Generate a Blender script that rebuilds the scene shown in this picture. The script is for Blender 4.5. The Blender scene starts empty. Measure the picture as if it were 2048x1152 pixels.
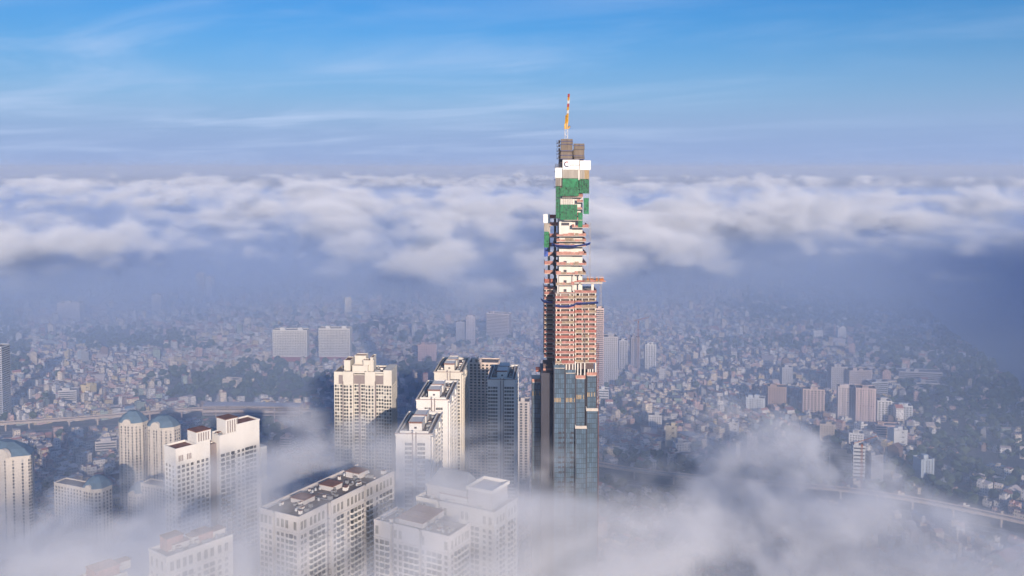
import bpy, bmesh, math, random
import numpy as np
from mathutils import Vector, Matrix
R = math.radians
sc = bpy.context.scene
C = sc.collection

# ---------------------------------------------------------------- camera
F_PX, CX, CY0, PITCH, HCAM = 1840.0, 1024.0, 419.0, R(2.6), 380.0
cam_data = bpy.data.cameras.new("camera")
cam_data.sensor_width = 36.0
cam_data.lens = F_PX / 2048.0 * 36.0
cam_data.shift_y = -(576.0 - CY0) / 2048.0
cam_data.clip_start = 1.0
cam_data.clip_end = 120000.0
cam = bpy.data.objects.new("camera", cam_data)
C.objects.link(cam)
cam.location = (0, 0, HCAM)
cam.rotation_euler = (math.pi / 2 - PITCH, 0, 0)
sc.camera = cam

# ---------------------------------------------------------------- sun, sky, exposure
SUN_EL, SUN_AZ = R(14), R(15)            # behind the camera, 15 degrees to its right
SUN_DIR = Vector((math.sin(SUN_AZ) * math.cos(SUN_EL), -math.cos(SUN_AZ) * math.cos(SUN_EL), math.sin(SUN_EL)))
sun_data = bpy.data.lights.new("sun", 'SUN')
sun_data.energy = 4.4
sun_data.angle = R(0.5)
sun_data.color = (1.0, 0.83, 0.68)
sun = bpy.data.objects.new("sun", sun_data)
C.objects.link(sun)
sun.rotation_euler = (-SUN_DIR).to_track_quat('-Z', 'Y').to_euler()

world = bpy.data.worlds.new("World")
sc.world = world
world.use_nodes = True
wt = world.node_tree
wt.nodes.clear()
def wn(t, **k):
    n = wt.nodes.new(t)
    for a, b in k.items(): setattr(n, a, b)
    return n
sky = wn('ShaderNodeTexSky', sky_type='NISHITA', sun_disc=False, sun_elevation=SUN_EL,
         sun_rotation=math.pi - SUN_AZ, altitude=100.0, air_density=1.2, dust_density=0.6, ozone_density=3.0)
tc = wn('ShaderNodeTexCoord')
sep = wn('ShaderNodeSeparateXYZ')
wt.links.new(tc.outputs['Generated'], sep.inputs[0])
def wmath(op, a, b=None, c=None):
    n = wn('ShaderNodeMath', operation=op)
    for i, v in enumerate((a, b, c)):
        if v is None: continue
        if isinstance(v, (int, float)): n.inputs[i].default_value = v
        else: wt.links.new(v, n.inputs[i])
    return n.outputs[0]
# thin cirrus on a plane far above: direction / height, stretched sideways
zc = wmath('MAXIMUM', sep.outputs['Z'], 0.012)
zz = wmath('ADD', zc, 0.06)
u = wmath('DIVIDE', sep.outputs['X'], zz)
v = wmath('DIVIDE', sep.outputs['Y'], zz)
comb = wn('ShaderNodeCombineXYZ')
wt.links.new(wmath('ADD', wmath('MULTIPLY', u, 0.9), wmath('MULTIPLY', v, 0.5)), comb.inputs[0])
wt.links.new(v, comb.inputs[1])
def wnoise(scale, detail, rough, dist, off):
    mp = wn('ShaderNodeMapping')
    mp.inputs['Location'].default_value = off
    wt.links.new(comb.outputs[0], mp.inputs[0])
    n = wn('ShaderNodeTexNoise')
    n.inputs['Scale'].default_value = scale
    n.inputs['Detail'].default_value = detail
    n.inputs['Roughness'].default_value = rough
    n.inputs['Distortion'].default_value = dist
    wt.links.new(mp.outputs[0], n.inputs['Vector'])
    return n.outputs['Fac']
def wramp(x, lo, hi):
    m = wn('ShaderNodeMapRange', interpolation_type='SMOOTHSTEP')
    wt.links.new(x, m.inputs['Value'])
    m.inputs['From Min'].default_value = lo
    m.inputs['From Max'].default_value = hi
    return m.outputs['Result']
c1 = wramp(wnoise(0.62, 7, 0.56, 0.8, (5.3, 0.4, 0)), 0.36, 0.80)
c2 = wramp(wnoise(0.33, 3, 0.5, 0.3, (0.6, 4.2, 0)), 0.30, 0.60)
left_side = wramp(wmath('MULTIPLY', sep.outputs['X'], -1.0), -0.45, 0.35)
cir = wmath('MULTIPLY', wmath('MULTIPLY', c1, c2), wmath('MULTIPLY_ADD', left_side, 0.85, 0.3))
cir = wmath('MULTIPLY', cir, 0.62)
def wmix(f, a, b, bt='MIX'):
    n = wn('ShaderNodeMix', data_type='RGBA', blend_type=bt)
    if isinstance(f, (int, float)): n.inputs[0].default_value = f
    else: wt.links.new(f, n.inputs[0])
    for i, v in ((6, a), (7, b)):
        if isinstance(v, tuple): n.inputs[i].default_value = v
        else: wt.links.new(v, n.inputs[i])
    return n.outputs[2]
tint = wmix(1.0, sky.outputs[0], (0.20, 0.51, 0.93, 1), 'MULTIPLY')
veil = wramp(wmath('MULTIPLY', sep.outputs['Z'], -1.0), -0.17, 0.0)
milky = wmix(wmath('MULTIPLY', veil, 0.72), tint, (3.0, 3.75, 6.2, 1))
lowband = wramp(wmath('MULTIPLY', sep.outputs['Z'], -1.0), -0.085, 0.0)
milky = wmix(wmath('MULTIPLY', lowband, 0.95), milky, (2.1, 3.05, 5.2, 1))
cirrus = wmix(cir, milky, (4.0, 5.0, 6.9, 1))
bg = wn('ShaderNodeBackground')
bg.inputs['Strength'].default_value = 0.10
wt.links.new(cirrus, bg.inputs['Color'])
wo = wn('ShaderNodeOutputWorld')
wt.links.new(bg.outputs[0], wo.inputs['Surface'])

sc.view_settings.view_transform = 'Standard'
sc.view_settings.look = 'None'
sc.view_settings.gamma = 1.0
sc.view_settings.exposure = 0.45
sc.cycles.use_denoising = True
sc.cycles.use_adaptive_sampling = True
sc.cycles.adaptive_threshold = 0.03
sc.cycles.max_bounces = 6
sc.cycles.diffuse_bounces = 2
sc.cycles.volume_bounces = 2
sc.cycles.transparent_max_bounces = 128
sc.cycles.volume_step_rate = 1.5
sc.cycles.volume_max_steps = 160
# ---------------------------------------------------------------- helpers
def ray(px, py):
    x, y = (px - CX) / F_PX, -(py - CY0) / F_PX
    return Vector((x, math.cos(PITCH) + y * math.sin(PITCH), -math.sin(PITCH) + y * math.cos(PITCH)))
def at_depth(px, py, Y):                  # point of the plane y = Y
    d = ray(px, py); return (d.x * Y / d.y, HCAM + d.z * Y / d.y)
def at_height(px, py, z=0.0):             # point of the plane z
    d = ray(px, py); k = (z - HCAM) / d.z
    return (d.x * k, d.y * k)
def to_px(X, Y, Z=0.0):
    fz = Y * math.cos(PITCH) + (HCAM - Z) * math.sin(PITCH)
    up = Y * math.sin(PITCH) - (HCAM - Z) * math.cos(PITCH)
    return CX + F_PX * X / fz, CY0 - F_PX * up / fz

MATS = {}
def mat(name, color, rough=0.85, var=0.12, scale=0.12, metal=0.0, spec=0.3, streak=False, bump=0.0, color2=None, emit=None):
    """plain paint, concrete or metal with uneven tone"""
    if name in MATS: return MATS[name]
    m = bpy.data.materials.new(name); m.use_nodes = True
    nt = m.node_tree; p = nt.nodes['Principled BSDF']
    p.inputs['Roughness'].default_value = rough
    p.inputs['Metallic'].default_value = metal
    p.inputs['Specular IOR Level'].default_value = spec
    tcn = nt.nodes.new('ShaderNodeTexCoord'); mp = nt.nodes.new('ShaderNodeMapping')
    if streak: mp.inputs['Scale'].default_value = (1, 1, 0.12)
    nt.links.new(tcn.outputs['Object'], mp.inputs[0])
    n = nt.nodes.new('ShaderNodeTexNoise'); n.inputs['Scale'].default_value = scale
    n.inputs['Detail'].default_value = 5; n.inputs['Roughness'].default_value = 0.65
    nt.links.new(mp.outputs[0], n.inputs['Vector'])
    mx = nt.nodes.new('ShaderNodeMix'); mx.data_type = 'RGBA'
    rr = nt.nodes.new('ShaderNodeMapRange'); rr.inputs['From Min'].default_value = 0.3; rr.inputs['From Max'].default_value = 0.7
    nt.links.new(n.outputs['Fac'], rr.inputs['Value']); nt.links.new(rr.outputs[0], mx.inputs[0])
    c2 = color2 or tuple(c * (1 - var * 1.6) for c in color)
    mx.inputs[6].default_value = (*color, 1); mx.inputs[7].default_value = (*c2, 1)
    nt.links.new(mx.outputs[2], p.inputs['Base Color'])
    MATS[name] = m
    return m

def window_wall_mat(name, attr=None, color=(0.5, 0.5, 0.5), fx=2.7, fz=3.4):
    """painted wall with rows of small dark windows, for houses and far blocks"""
    m = bpy.data.materials.new(name); m.use_nodes = True
    nt = m.node_tree; p = nt.nodes['Principled BSDF']; p.inputs['Roughness'].default_value = 0.8
    L = nt.links.new
    def M(op, a, b=None):
        n = nt.nodes.new('ShaderNodeMath'); n.operation = op
        for i, v in enumerate((a, b)):
            if v is None: continue
            if isinstance(v, (int, float)): n.inputs[i].default_value = v
            else: L(v, n.inputs[i])
        return n.outputs[0]
    g = nt.nodes.new('ShaderNodeNewGeometry'); s = nt.nodes.new('ShaderNodeSeparateXYZ'); L(g.outputs['Position'], s.inputs[0])
    nn = nt.nodes.new('ShaderNodeSeparateXYZ'); L(g.outputs['Normal'], nn.inputs[0])
    # coordinate along the wall = cross of normal and position
    t = M('SUBTRACT', M('MULTIPLY', s.outputs[0], nn.outputs[1]), M('MULTIPLY', s.outputs[1], nn.outputs[0]))
    a = M('FRACT', M('DIVIDE', t, fx)); b = M('FRACT', M('DIVIDE', s.outputs[2], fz))
    w = M('MULTIPLY', M('MULTIPLY', M('GREATER_THAN', a, 0.45), M('LESS_THAN', a, 0.9)), M('MULTIPLY', M('GREATER_THAN', b, 0.35), M('LESS_THAN', b, 0.8)))
    w = M('MULTIPLY', w, M('LESS_THAN', M('ABSOLUTE', nn.outputs[2]), 0.3))
    wnz = nt.nodes.new('ShaderNodeTexWhiteNoise'); wnz.noise_dimensions = '3D'
    cv = nt.nodes.new('ShaderNodeCombineXYZ'); L(M('FLOOR', M('DIVIDE', t, fx)), cv.inputs[0]); L(M('FLOOR', M('DIVIDE', s.outputs[2], fz)), cv.inputs[1]); L(M('FLOOR', M('DIVIDE', s.outputs[0], 40.0)), cv.inputs[2])
    L(cv.outputs[0], wnz.inputs['Vector'])
    w = M('MULTIPLY', w, M('GREATER_THAN', wnz.outputs['Value'], 0.25))
    if attr:
        at = nt.nodes.new('ShaderNodeAttribute'); at.attribute_name = attr; base = at.outputs['Color']
    else:
        rgb = nt.nodes.new('ShaderNodeRGB'); rgb.outputs[0].default_value = (*color, 1); base = rgb.outputs[0]
    no = nt.nodes.new('ShaderNodeTexNoise'); no.inputs['Scale'].default_value = 0.25; no.inputs['Detail'].default_value = 4
    L(g.outputs['Position'], no.inputs['Vector'])
    d = nt.nodes.new('ShaderNodeMix'); d.data_type = 'RGBA'; d.blend_type = 'MULTIPLY'; d.inputs[0].default_value = 1.0
    L(base, d.inputs[6])
    gr = nt.nodes.new('ShaderNodeMapRange'); gr.inputs['From Min'].default_value = 0.3; gr.inputs['From Max'].default_value = 0.7; gr.inputs['To Min'].default_value = 0.72
    L(no.outputs['Fac'], gr.inputs['Value'])
    cg = nt.nodes.new('ShaderNodeCombineColor')
    for i in range(3): L(gr.outputs[0], cg.inputs[i])
    L(cg.outputs[0], d.inputs[7])
    mx = nt.nodes.new('ShaderNodeMix'); mx.data_type = 'RGBA'; L(w, mx.inputs[0]); L(d.outputs[2], mx.inputs[6])
    mx.inputs[7].default_value = (0.06, 0.07, 0.09, 1)
    L(mx.outputs[2], p.inputs['Base Color'])
    return m

def glass_mat(name, color, px=1.5, pz=1.75, rough=0.12, line=(0.10, 0.12, 0.14), var=0.5):
    """curtain wall: glass panels with mullions, each panel a little different"""
    m = bpy.data.materials.new(name); m.use_nodes = True
    nt = m.node_tree; p = nt.nodes['Principled BSDF']; L = nt.links.new
    p.inputs['Specular IOR Level'].default_value = 0.75
    def M(op, a, b=None):
        n = nt.nodes.new('ShaderNodeMath'); n.operation = op
        for i, v in enumerate((a, b)):
            if v is None: continue
            if isinstance(v, (int, float)): n.inputs[i].default_value = v
            else: L(v, n.inputs[i])
        return n.outputs[0]
    tcn = nt.nodes.new('ShaderNodeTexCoord'); s = nt.nodes.new('ShaderNodeSeparateXYZ'); L(tcn.outputs['Object'], s.inputs[0])
    t = M('ADD', s.outputs[0], s.outputs[1])
    a = M('DIVIDE', t, px); b = M('DIVIDE', s.outputs[2], pz)
    fa = M('FRACT', a); fb = M('FRACT', b)
    ln = M('MAXIMUM', M('LESS_THAN', fa, 0.10), M('LESS_THAN', fb, 0.09))
    wnz = nt.nodes.new('ShaderNodeTexWhiteNoise'); cv = nt.nodes.new('ShaderNodeCombineXYZ')
    L(M('FLOOR', a), cv.inputs[0]); L(M('FLOOR', b), cv.inputs[1]); L(cv.outputs[0], wnz.inputs['Vector'])
    big = nt.nodes.new('ShaderNodeTexNoise'); big.inputs['Scale'].default_value = 0.05; big.inputs['Detail'].default_value = 3; L(tcn.outputs['Object'], big.inputs['Vector'])
    f = M('MULTIPLY_ADD', wnz.outputs['Value'], 0.6)
    L(M('MULTIPLY', big.outputs['Fac'], 0.8), f.node.inputs[2])
    mx = nt.nodes.new('ShaderNodeMix'); mx.data_type = 'RGBA'; L(f, mx.inputs[0])
    mx.inputs[6].default_value = (*[c * (1 - var) for c in color], 1); mx.inputs[7].default_value = (*[c * (1 + var) for c in color], 1)
    m2 = nt.nodes.new('ShaderNodeMix'); m2.data_type = 'RGBA'; L(ln, m2.inputs[0]); L(mx.outputs[2], m2.inputs[6]); m2.inputs[7].default_value = (*line, 1)
    L(m2.outputs[2], p.inputs['Base Color'])
    L(M('MULTIPLY_ADD', ln, 0.5), p.inputs['Roughness']); p.inputs['Roughness'].links[0].from_node.inputs[2].default_value = rough
    MATS[name] = m
    return m

def net_mat(name, color, alpha=0.8, scale=3.0):
    m = bpy.data.materials.new(name); m.use_nodes = True
    nt = m.node_tree; p = nt.nodes['Principled BSDF']; L = nt.links.new
    p.inputs['Roughness'].default_value = 0.7
    tcn = nt.nodes.new('ShaderNodeTexCoord')
    n = nt.nodes.new('ShaderNodeTexNoise'); n.inputs['Scale'].default_value = 0.5; n.inputs['Detail'].default_value = 6; n.inputs['Roughness'].default_value = 0.7
    L(tcn.outputs['Object'], n.inputs['Vector'])
    r = nt.nodes.new('ShaderNodeValToRGB'); L(n.outputs['Fac'], r.inputs[0])
    r.color_ramp.elements[0].position = 0.33; r.color_ramp.elements[1].position = 0.68
    r.color_ramp.elements[0].color = (*[c * 0.45 for c in color], 1); r.color_ramp.elements[1].color = (*[min(1, c * 1.7) for c in color], 1)
    L(r.outputs[0], p.inputs['Base Color'])
    r2 = nt.nodes.new('ShaderNodeMapRange'); r2.inputs['From Min'].default_value = 0.34; r2.inputs['From Max'].default_value = 0.46
    r2.inputs['To Min'].default_value = alpha * 0.45; r2.inputs['To Max'].default_value = alpha
    L(n.outputs['Fac'], r2.inputs['Value']); L(r2.outputs[0], p.inputs['Alpha'])
    MATS[name] = m
    return m

class MB:
    """collects solid pieces into one mesh"""
    def __init__(s): s.v, s.f, s.m, s.mats = [], [], [], []
    def mi(s, m):
        if m not in s.mats: s.mats.append(m)
        return s.mats.index(m)
    def raw(s, v, f, m):
        o = len(s.v); s.v += [tuple(q) for q in v]; s.f += [tuple(i + o for i in q) for q in f]; s.m += [s.mi(m)] * len(f); return s
    def box(s, x0, x1, y0, y1, z0, z1, m):
        return s.raw([(x0, y0, z0), (x1, y0, z0), (x1, y1, z0), (x0, y1, z0), (x0, y0, z1), (x1, y0, z1), (x1, y1, z1), (x0, y1, z1)],
                     [(0, 3, 2, 1), (0, 1, 5, 4), (1, 2, 6, 5), (2, 3, 7, 6), (3, 0, 4, 7), (4, 5, 6, 7)], m)
    def prism(s, pts, z0, z1, m, top=None):
        n = len(pts); top = top or pts
        s.raw([(x, y, z0) for x, y in pts] + [(x, y, z1) for x, y in top],
              [tuple(range(n - 1, -1, -1)), tuple(range(n, 2 * n))] + [(i, (i + 1) % n, n + (i + 1) % n, n + i) for i in range(n)], m); return s
    def beam(s, a, b, w, m, n=4):
        a, b = Vector(a), Vector(b); d = (b - a).normalized()
        u = d.orthogonal().normalized(); w2 = d.cross(u)
        vs = [p + (u * math.cos(k * 2 * math.pi / n + .78) + w2 * math.sin(k * 2 * math.pi / n + .78)) * w for p in (a, b) for k in range(n)]
        s.raw(vs, [tuple(range(n - 1, -1, -1)), tuple(range(n, 2 * n))] + [(i, (i + 1) % n, n + (i + 1) % n, n + i) for i in range(n)], m); return s
    def dome(s, cx, cy, z0, rx, ry, h, m, seg=8, rings=5, p=1.0):
        v = []; f = []
        for r in range(rings):
            t = r / rings * math.pi / 2
            for k in range(seg):
                a = 2 * math.pi * (k + .5) / seg
                v.append((cx + rx * math.cos(t) ** p * math.cos(a) * 1.0, cy + ry * math.cos(t) ** p * math.sin(a), z0 + h * math.sin(t)))
        v.append((cx, cy, z0 + h))
        for r in range(rings - 1):
            for k in range(seg): f.append((r * seg + k, r * seg + (k + 1) % seg, (r + 1) * seg + (k + 1) % seg, (r + 1) * seg + k))
        for k in range(seg): f.append(((rings - 1) * seg + k, (rings - 1) * seg + (k + 1) % seg, rings * seg))
        s.raw(v, f, m); return s
    def mesh(s, name):
        me = bpy.data.meshes.new(name); me.from_pydata(s.v, [], s.f)
        for m in s.mats: me.materials.append(m)
        me.polygons.foreach_set('material_index', s.m); me.update(); return me
    def build(s, name, parent=None, loc=None, rot=None):
        o = bpy.data.objects.new(name, s.mesh(name)); C.objects.link(o)
        if parent: o.parent = parent
        if loc: o.location = loc
        if rot is not None: o.rotation_euler = (0, 0, rot)
        return o

def tag(o, label, cat=None, group=None, kind=None):
    o['label'] = label
    if cat: o['category'] = cat
    if group: o['group'] = group
    if kind: o['kind'] = kind
    return o
def thing(name, label, cat, loc, rz=0.0, group=None):
    o = bpy.data.objects.new(name, None); C.objects.link(o)
    o.empty_display_size = 1; o.location = loc; o.rotation_euler = (0, 0, rz)
    return tag(o, label, cat, group)

def merged(proto, xf):
    """vertices, faces, material indices of many placed copies of proto (an MB): xf rows are x, y, z, rot, sx, sz"""
    pv = np.array(proto.v, float); xf = np.array(xf, float); n, k = len(xf), len(pv)
    c, s_ = np.cos(xf[:, 3]), np.sin(xf[:, 3])
    x = pv[None, :, 0] * xf[:, 4:5]; y = pv[None, :, 1] + 0 * x; z = pv[None, :, 2] * xf[:, 5:6]
    X = x * c[:, None] - y * s_[:, None] + xf[:, 0:1]; Y = x * s_[:, None] + y * c[:, None] + xf[:, 1:2]; Z = z + xf[:, 2:3]
    v = np.stack([X, Y, Z], -1).reshape(-1, 3)
    fs = [tuple(i + j * k for i in f) for j in range(n) for f in proto.f]
    return v, fs, proto.m * n
def merged_object(name, protos, groups, parent):
    V, F, MI, ms = [], [], [], []; off = 0
    for proto, xf in zip(protos, groups):
        if not len(xf): continue
        v, f, mi = merged(proto, xf)
        for m in proto.mats:
            if m not in ms: ms.append(m)
        mp = [ms.index(m) for m in proto.mats]
        V.append(v); F += [tuple(i + off for i in q) for q in f]; MI += [mp[i] for i in mi]; off += len(v)
    me = bpy.data.meshes.new(name); me.from_pydata(np.concatenate(V).tolist(), [], F)
    for m in ms: me.materials.append(m)
    me.polygons.foreach_set('material_index', MI); me.update()
    o = bpy.data.objects.new(name, me); C.objects.link(o); o.parent = parent
    return o

def place_parts(root, name, plural, proto, spots, keep=100, other=None, share=0.3):
    """the KEEP first spots (x, y, z, rot, sx, sz) become parts of their own, the rest one object of kind stuff"""
    protos = [proto] + (other or []); r = random.Random(len(spots)); me = {}
    which = [0 if not other or r.random() > share else 1 + r.randrange(len(other)) for _ in spots]
    for i, (x, y, z, rz, sx, sz) in enumerate(spots[:keep]):
        k = which[i]
        if k not in me: me[k] = protos[k].mesh(name)
        o = bpy.data.objects.new(name, me[k]); C.objects.link(o); o.parent = root
        o.location = (x, y, z); o.rotation_euler = (0, 0, rz); o.scale = (sx, 1, sz)
    if len(spots) > keep:
        o = merged_object(plural, protos, [[s for s, w in zip(spots[keep:], which[keep:]) if w == k] for k in range(len(protos))], root); o['kind'] = 'stuff'
# ---------------------------------------------------------------- ground, river, roads
def ground_mat():
    m = bpy.data.materials.new('ground_cover'); m.use_nodes = True; nt = m.node_tree; p = nt.nodes['Principled BSDF']; L = nt.links.new
    p.inputs['Roughness'].default_value = 0.95; p.inputs['Specular IOR Level'].default_value = 0.1
    g = nt.nodes.new('ShaderNodeNewGeometry')
    def nz(sc_, det, lo, hi):
        n = nt.nodes.new('ShaderNodeTexNoise'); n.inputs['Scale'].default_value = sc_; n.inputs['Detail'].default_value = det; L(g.outputs['Position'], n.inputs['Vector'])
        r = nt.nodes.new('ShaderNodeMapRange'); r.inputs['From Min'].default_value = lo; r.inputs['From Max'].default_value = hi; L(n.outputs['Fac'], r.inputs['Value']); return r.outputs[0]
    def mix(f, a, b):
        n = nt.nodes.new('ShaderNodeMix'); n.data_type = 'RGBA'; L(f, n.inputs[0])
        for i, v in ((6, a), (7, b)):
            if isinstance(v, tuple): n.inputs[i].default_value = (*v, 1)
            else: L(v, n.inputs[i])
        return n.outputs[2]
    a = mix(nz(0.02, 6, .4, .6), (0.09, 0.08, 0.06), (0.15, 0.125, 0.105))
    b = mix(nz(0.09, 4, .45, .62), a, (0.06, 0.065, 0.04))
    c = mix(nz(0.25, 3, .58, .72), b, (0.16, 0.13, 0.10))
    L(c, p.inputs['Base Color']); return m
def flat(name, pts, z, m):
    me = bpy.data.meshes.new(name); me.from_pydata([(x, y, z) for x, y in pts], [], [tuple(range(len(pts)))]); me.materials.append(m)
    o = bpy.data.objects.new(name, me); C.objects.link(o); o['kind'] = 'structure'; return o
flat('ground', [(-60000, -2500), (60000, -2500), (60000, 62000), (-60000, 62000)], 0, ground_mat())
river_m = mat('river_water', (0.03, 0.045, 0.05), rough=0.35, spec=0.6, var=0.2, scale=0.004)
riv = [at_height(px, py) for px, py in ((2260, 1010), (2150, 905), (2070, 800), (1990, 735), (1930, 690), (1880, 655), (1850, 620), (1900, 596), (2000, 580), (2300, 590), (2500, 700), (2500, 900))]
flat('river', riv, 0.01, river_m)
asph = mat('asphalt', (0.06, 0.06, 0.062), var=0.25, scale=0.03); line_m = mat('road_marking', (0.7, 0.7, 0.68)); kerb = mat('kerb_concrete', (0.35, 0.34, 0.32))
def ribbon(b, pts, o0, o1, z0, z1, m):
    """solid band along a polyline between the side offsets o0 and o1"""
    P = [Vector((x, y)) for x, y in pts]; N = []
    for i in range(len(P)):
        t = (P[min(i + 1, len(P) - 1)] - P[max(i - 1, 0)]).normalized(); N.append(Vector((-t.y, t.x)))
    v = []
    for p_, n_ in zip(P, N):
        a, c = p_ + n_ * o0, p_ + n_ * o1; v += [(a.x, a.y, z0), (c.x, c.y, z0), (c.x, c.y, z1), (a.x, a.y, z1)]
    f = [(4 * i + q, 4 * i + (q + 1) % 4, 4 * i + 4 + (q + 1) % 4, 4 * i + 4 + q) for i in range(len(P) - 1) for q in range(4)] + [(0, 3, 2, 1), tuple(4 * len(P) - 4 + q for q in range(4))]
    b.raw(v, f, m); return b
def smooth(pts, k=6):
    out = []
    for i in range(len(pts) - 1):
        p0, p1, p2, p3 = (Vector(pts[max(0, min(len(pts) - 1, j))]) for j in (i - 1, i, i + 1, i + 2))
        for s in range(k):
            t = s / k; out.append(tuple(.5 * ((2 * p1) + (p2 - p0) * t + (2 * p0 - 5 * p1 + 4 * p2 - p3) * t * t + (3 * p1 - p0 - 3 * p2 + p3) * t ** 3)))
    return out + [tuple(pts[-1])]
LINE = smooth([(-1050, 1235), (-830, 1290), (-650, 1335), (-560, 1365), (-470, 1392), (-340, 1388), (-240, 1372), (-120, 1330), (0, 1235), (107, 1130), (240, 1075), (377, 1040), (480, 985), (600, 880), (760, 700)])
b = MB(); ribbon(b, LINE, -34, -8, .0, .05, asph); ribbon(b, LINE, -21.5, -20.5, .05, .25, kerb); ribbon(b, LINE, -7.5, -7.0, 0, .2, kerb); ribbon(b, LINE, -34.5, -34.0, 0, .2, kerb)
ro = b.build('highway'); ro['kind'] = 'structure'
b = MB()
for q in range(0, len(LINE) - 1):
    for off in (-30, -26, -17, -13):
        seg = [LINE[q], tuple(Vector(LINE[q]).lerp(Vector(LINE[q + 1]), .45))]; ribbon(b, seg, off, off + .3, .055, .06, line_m)
lo = b.build('road_markings'); lo['kind'] = 'structure'
deck_m = mat('viaduct_concrete', (0.50, 0.40, 0.32), var=0.12, scale=0.1)
via = thing('rail_viaduct', 'curving elevated railway viaduct on single piers crossing the left half behind the towers', 'viaduct', (0, 0, 0))
b = MB(); ribbon(b, LINE, -4.8, 4.8, 10.2, 12, deck_m); ribbon(b, LINE, -5.2, -4.8, 10.6, 13.2, deck_m); ribbon(b, LINE, 4.8, 5.2, 10.6, 13.2, deck_m); ribbon(b, LINE, -3, -1, 12, 12.25, roof_d0 := mat('track_bed', (0.14, 0.12, 0.11))); ribbon(b, LINE, 1, 3, 12, 12.25, roof_d0); b.build('deck', via)
acc = 0; last = Vector(LINE[0]); npier = 0
for q in LINE[1:]:
    qv = Vector(q); acc += (qv - last).length; last = qv
    if acc > 30:
        acc = 0; bb = MB(); bb.prism([(math.cos(t) * 1.3, math.sin(t) * 1.3) for t in np.arange(0, 6.2, .785)], 0, 8.6, deck_m); bb.prism([(-1.5, -1.3), (1.5, -1.3), (1.5, 1.3), (-1.5, 1.3)], 8.6, 10.19, deck_m, top=[(-3.6, -1.3), (3.6, -1.3), (3.6, 1.3), (-3.6, 1.3)])
        bb.build('pier', via, (q[0], q[1], 0))
st = thing('rail_station', 'long low elevated station with flat canopy on the rail viaduct', 'station', (0, 0, 0))
ST = [p_ for p_ in LINE if -480 < p_[0] < -318]
b = MB(); ribbon(b, ST, 5.3, 12, 9, 12.6, deck_m); ribbon(b, ST, -12, -5.3, 9, 12.6, deck_m); ribbon(b, ST, -12, 12, 4.6, 5.4, deck_m); b.build('platform', st)
b = MB(); ribbon(b, ST, -11.5, 11.5, 18.4, 19.0, mat('station_roof', (0.46, 0.42, 0.42))); b.build('canopy', st)
for p_ in ST:
    for s_ in (-9, 9):
        MB().box(-.5, .5, -.5, .5, 0, 18.4, deck_m).build('column', st, (p_[0], p_[1] + s_, 0))
# streets through the districts
b = MB()
STREETS = [[(1215, 760), (1330, 742), (1480, 700), (1560, 690)], [(1380, 790), (1500, 748), (1650, 705), (1710, 690)], [(0, 720), (200, 690), (420, 645), (560, 628)], [(620, 640), (780, 668), (930, 700), (1040, 735)], [(1720, 860), (1830, 900), (1960, 930), (2060, 935)], [(0, 800), (150, 812), (330, 800), (560, 790), (670, 780)], [(560, 906), (600, 850), (660, 828)], [(1250, 860), (1420, 830), (1600, 870), (1800, 980)]]
for s_ in STREETS:
    ribbon(b, smooth([at_height(*q) for q in s_]), -6, 6, 0.0, .03, asph)
so = b.build('streets'); so['kind'] = 'structure'
# ---------------------------------------------------------------- the tall tower under construction
YT = 634.0
tower = thing('skyscraper', 'tallest tower under construction, bare pink floors above blue glass, in the centre', 'skyscraper', (40, YT, 0))
def tx(px, dy=0.0): return at_depth(px, 600, YT + dy)[0] - 40.0
def tz(py, dy=0.0): return at_depth(1140, py, YT + dy)[1]
conc = mat('raw_concrete', (0.47, 0.43, 0.38), var=0.22, scale=0.35, streak=True)
core_c = mat('pale_core_concrete', (0.72, 0.68, 0.62), var=0.12, scale=0.25, streak=True)
slab_c = mat('slab_concrete', (0.56, 0.50, 0.44), var=0.15, scale=0.5)
dark_in = mat('unlit_storey', (0.16, 0.12, 0.12), var=0.3, scale=0.3)  # dark tone painted in for the shade inside the open storeys
pinks = [mat('pink_barrier_sheet', (0.50, 0.235, 0.20), var=0.35, scale=0.45), mat('salmon_barrier_sheet', (0.56, 0.29, 0.23), var=0.35, scale=0.5),
         mat('tan_barrier_sheet', (0.42, 0.31, 0.22), var=0.35, scale=0.6), mat('red_barrier_sheet', (0.44, 0.16, 0.13), var=0.3, scale=0.4)]
white_p = mat('white_screen_panel', (0.80, 0.78, 0.74), var=0.06, scale=0.2)
grey_p = mat('grey_screen_panel', (0.40, 0.36, 0.31), var=0.25, scale=0.6, streak=True)
tan_p = mat('tan_screen_panel', (0.48, 0.35, 0.20), var=0.3, scale=0.6, streak=True)
brown_f = mat('formwork_panel', (0.23, 0.185, 0.145), var=0.3, scale=0.7, streak=True)
green_n = net_mat('green_safety_net', (0.015, 0.15, 0.06), 0.93)
blue_n = net_mat('blue_catch_net', (0.03, 0.07, 0.28), 1.0)
steel_d = mat('dark_steel', (0.05, 0.05, 0.07), rough=0.5)
glass_t = glass_mat('tower_glass', (0.05, 0.085, 0.125), px=1.55, pz=3.48, rough=0.28, line=(0.02, 0.03, 0.04), var=0.55)
glass_d = glass_mat('tower_glass_dark', (0.035, 0.06, 0.09), px=1.55, pz=3.48, rough=0.2, line=(0.15, 0.17, 0.19), var=0.3)
rs = random.Random(4)

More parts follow.
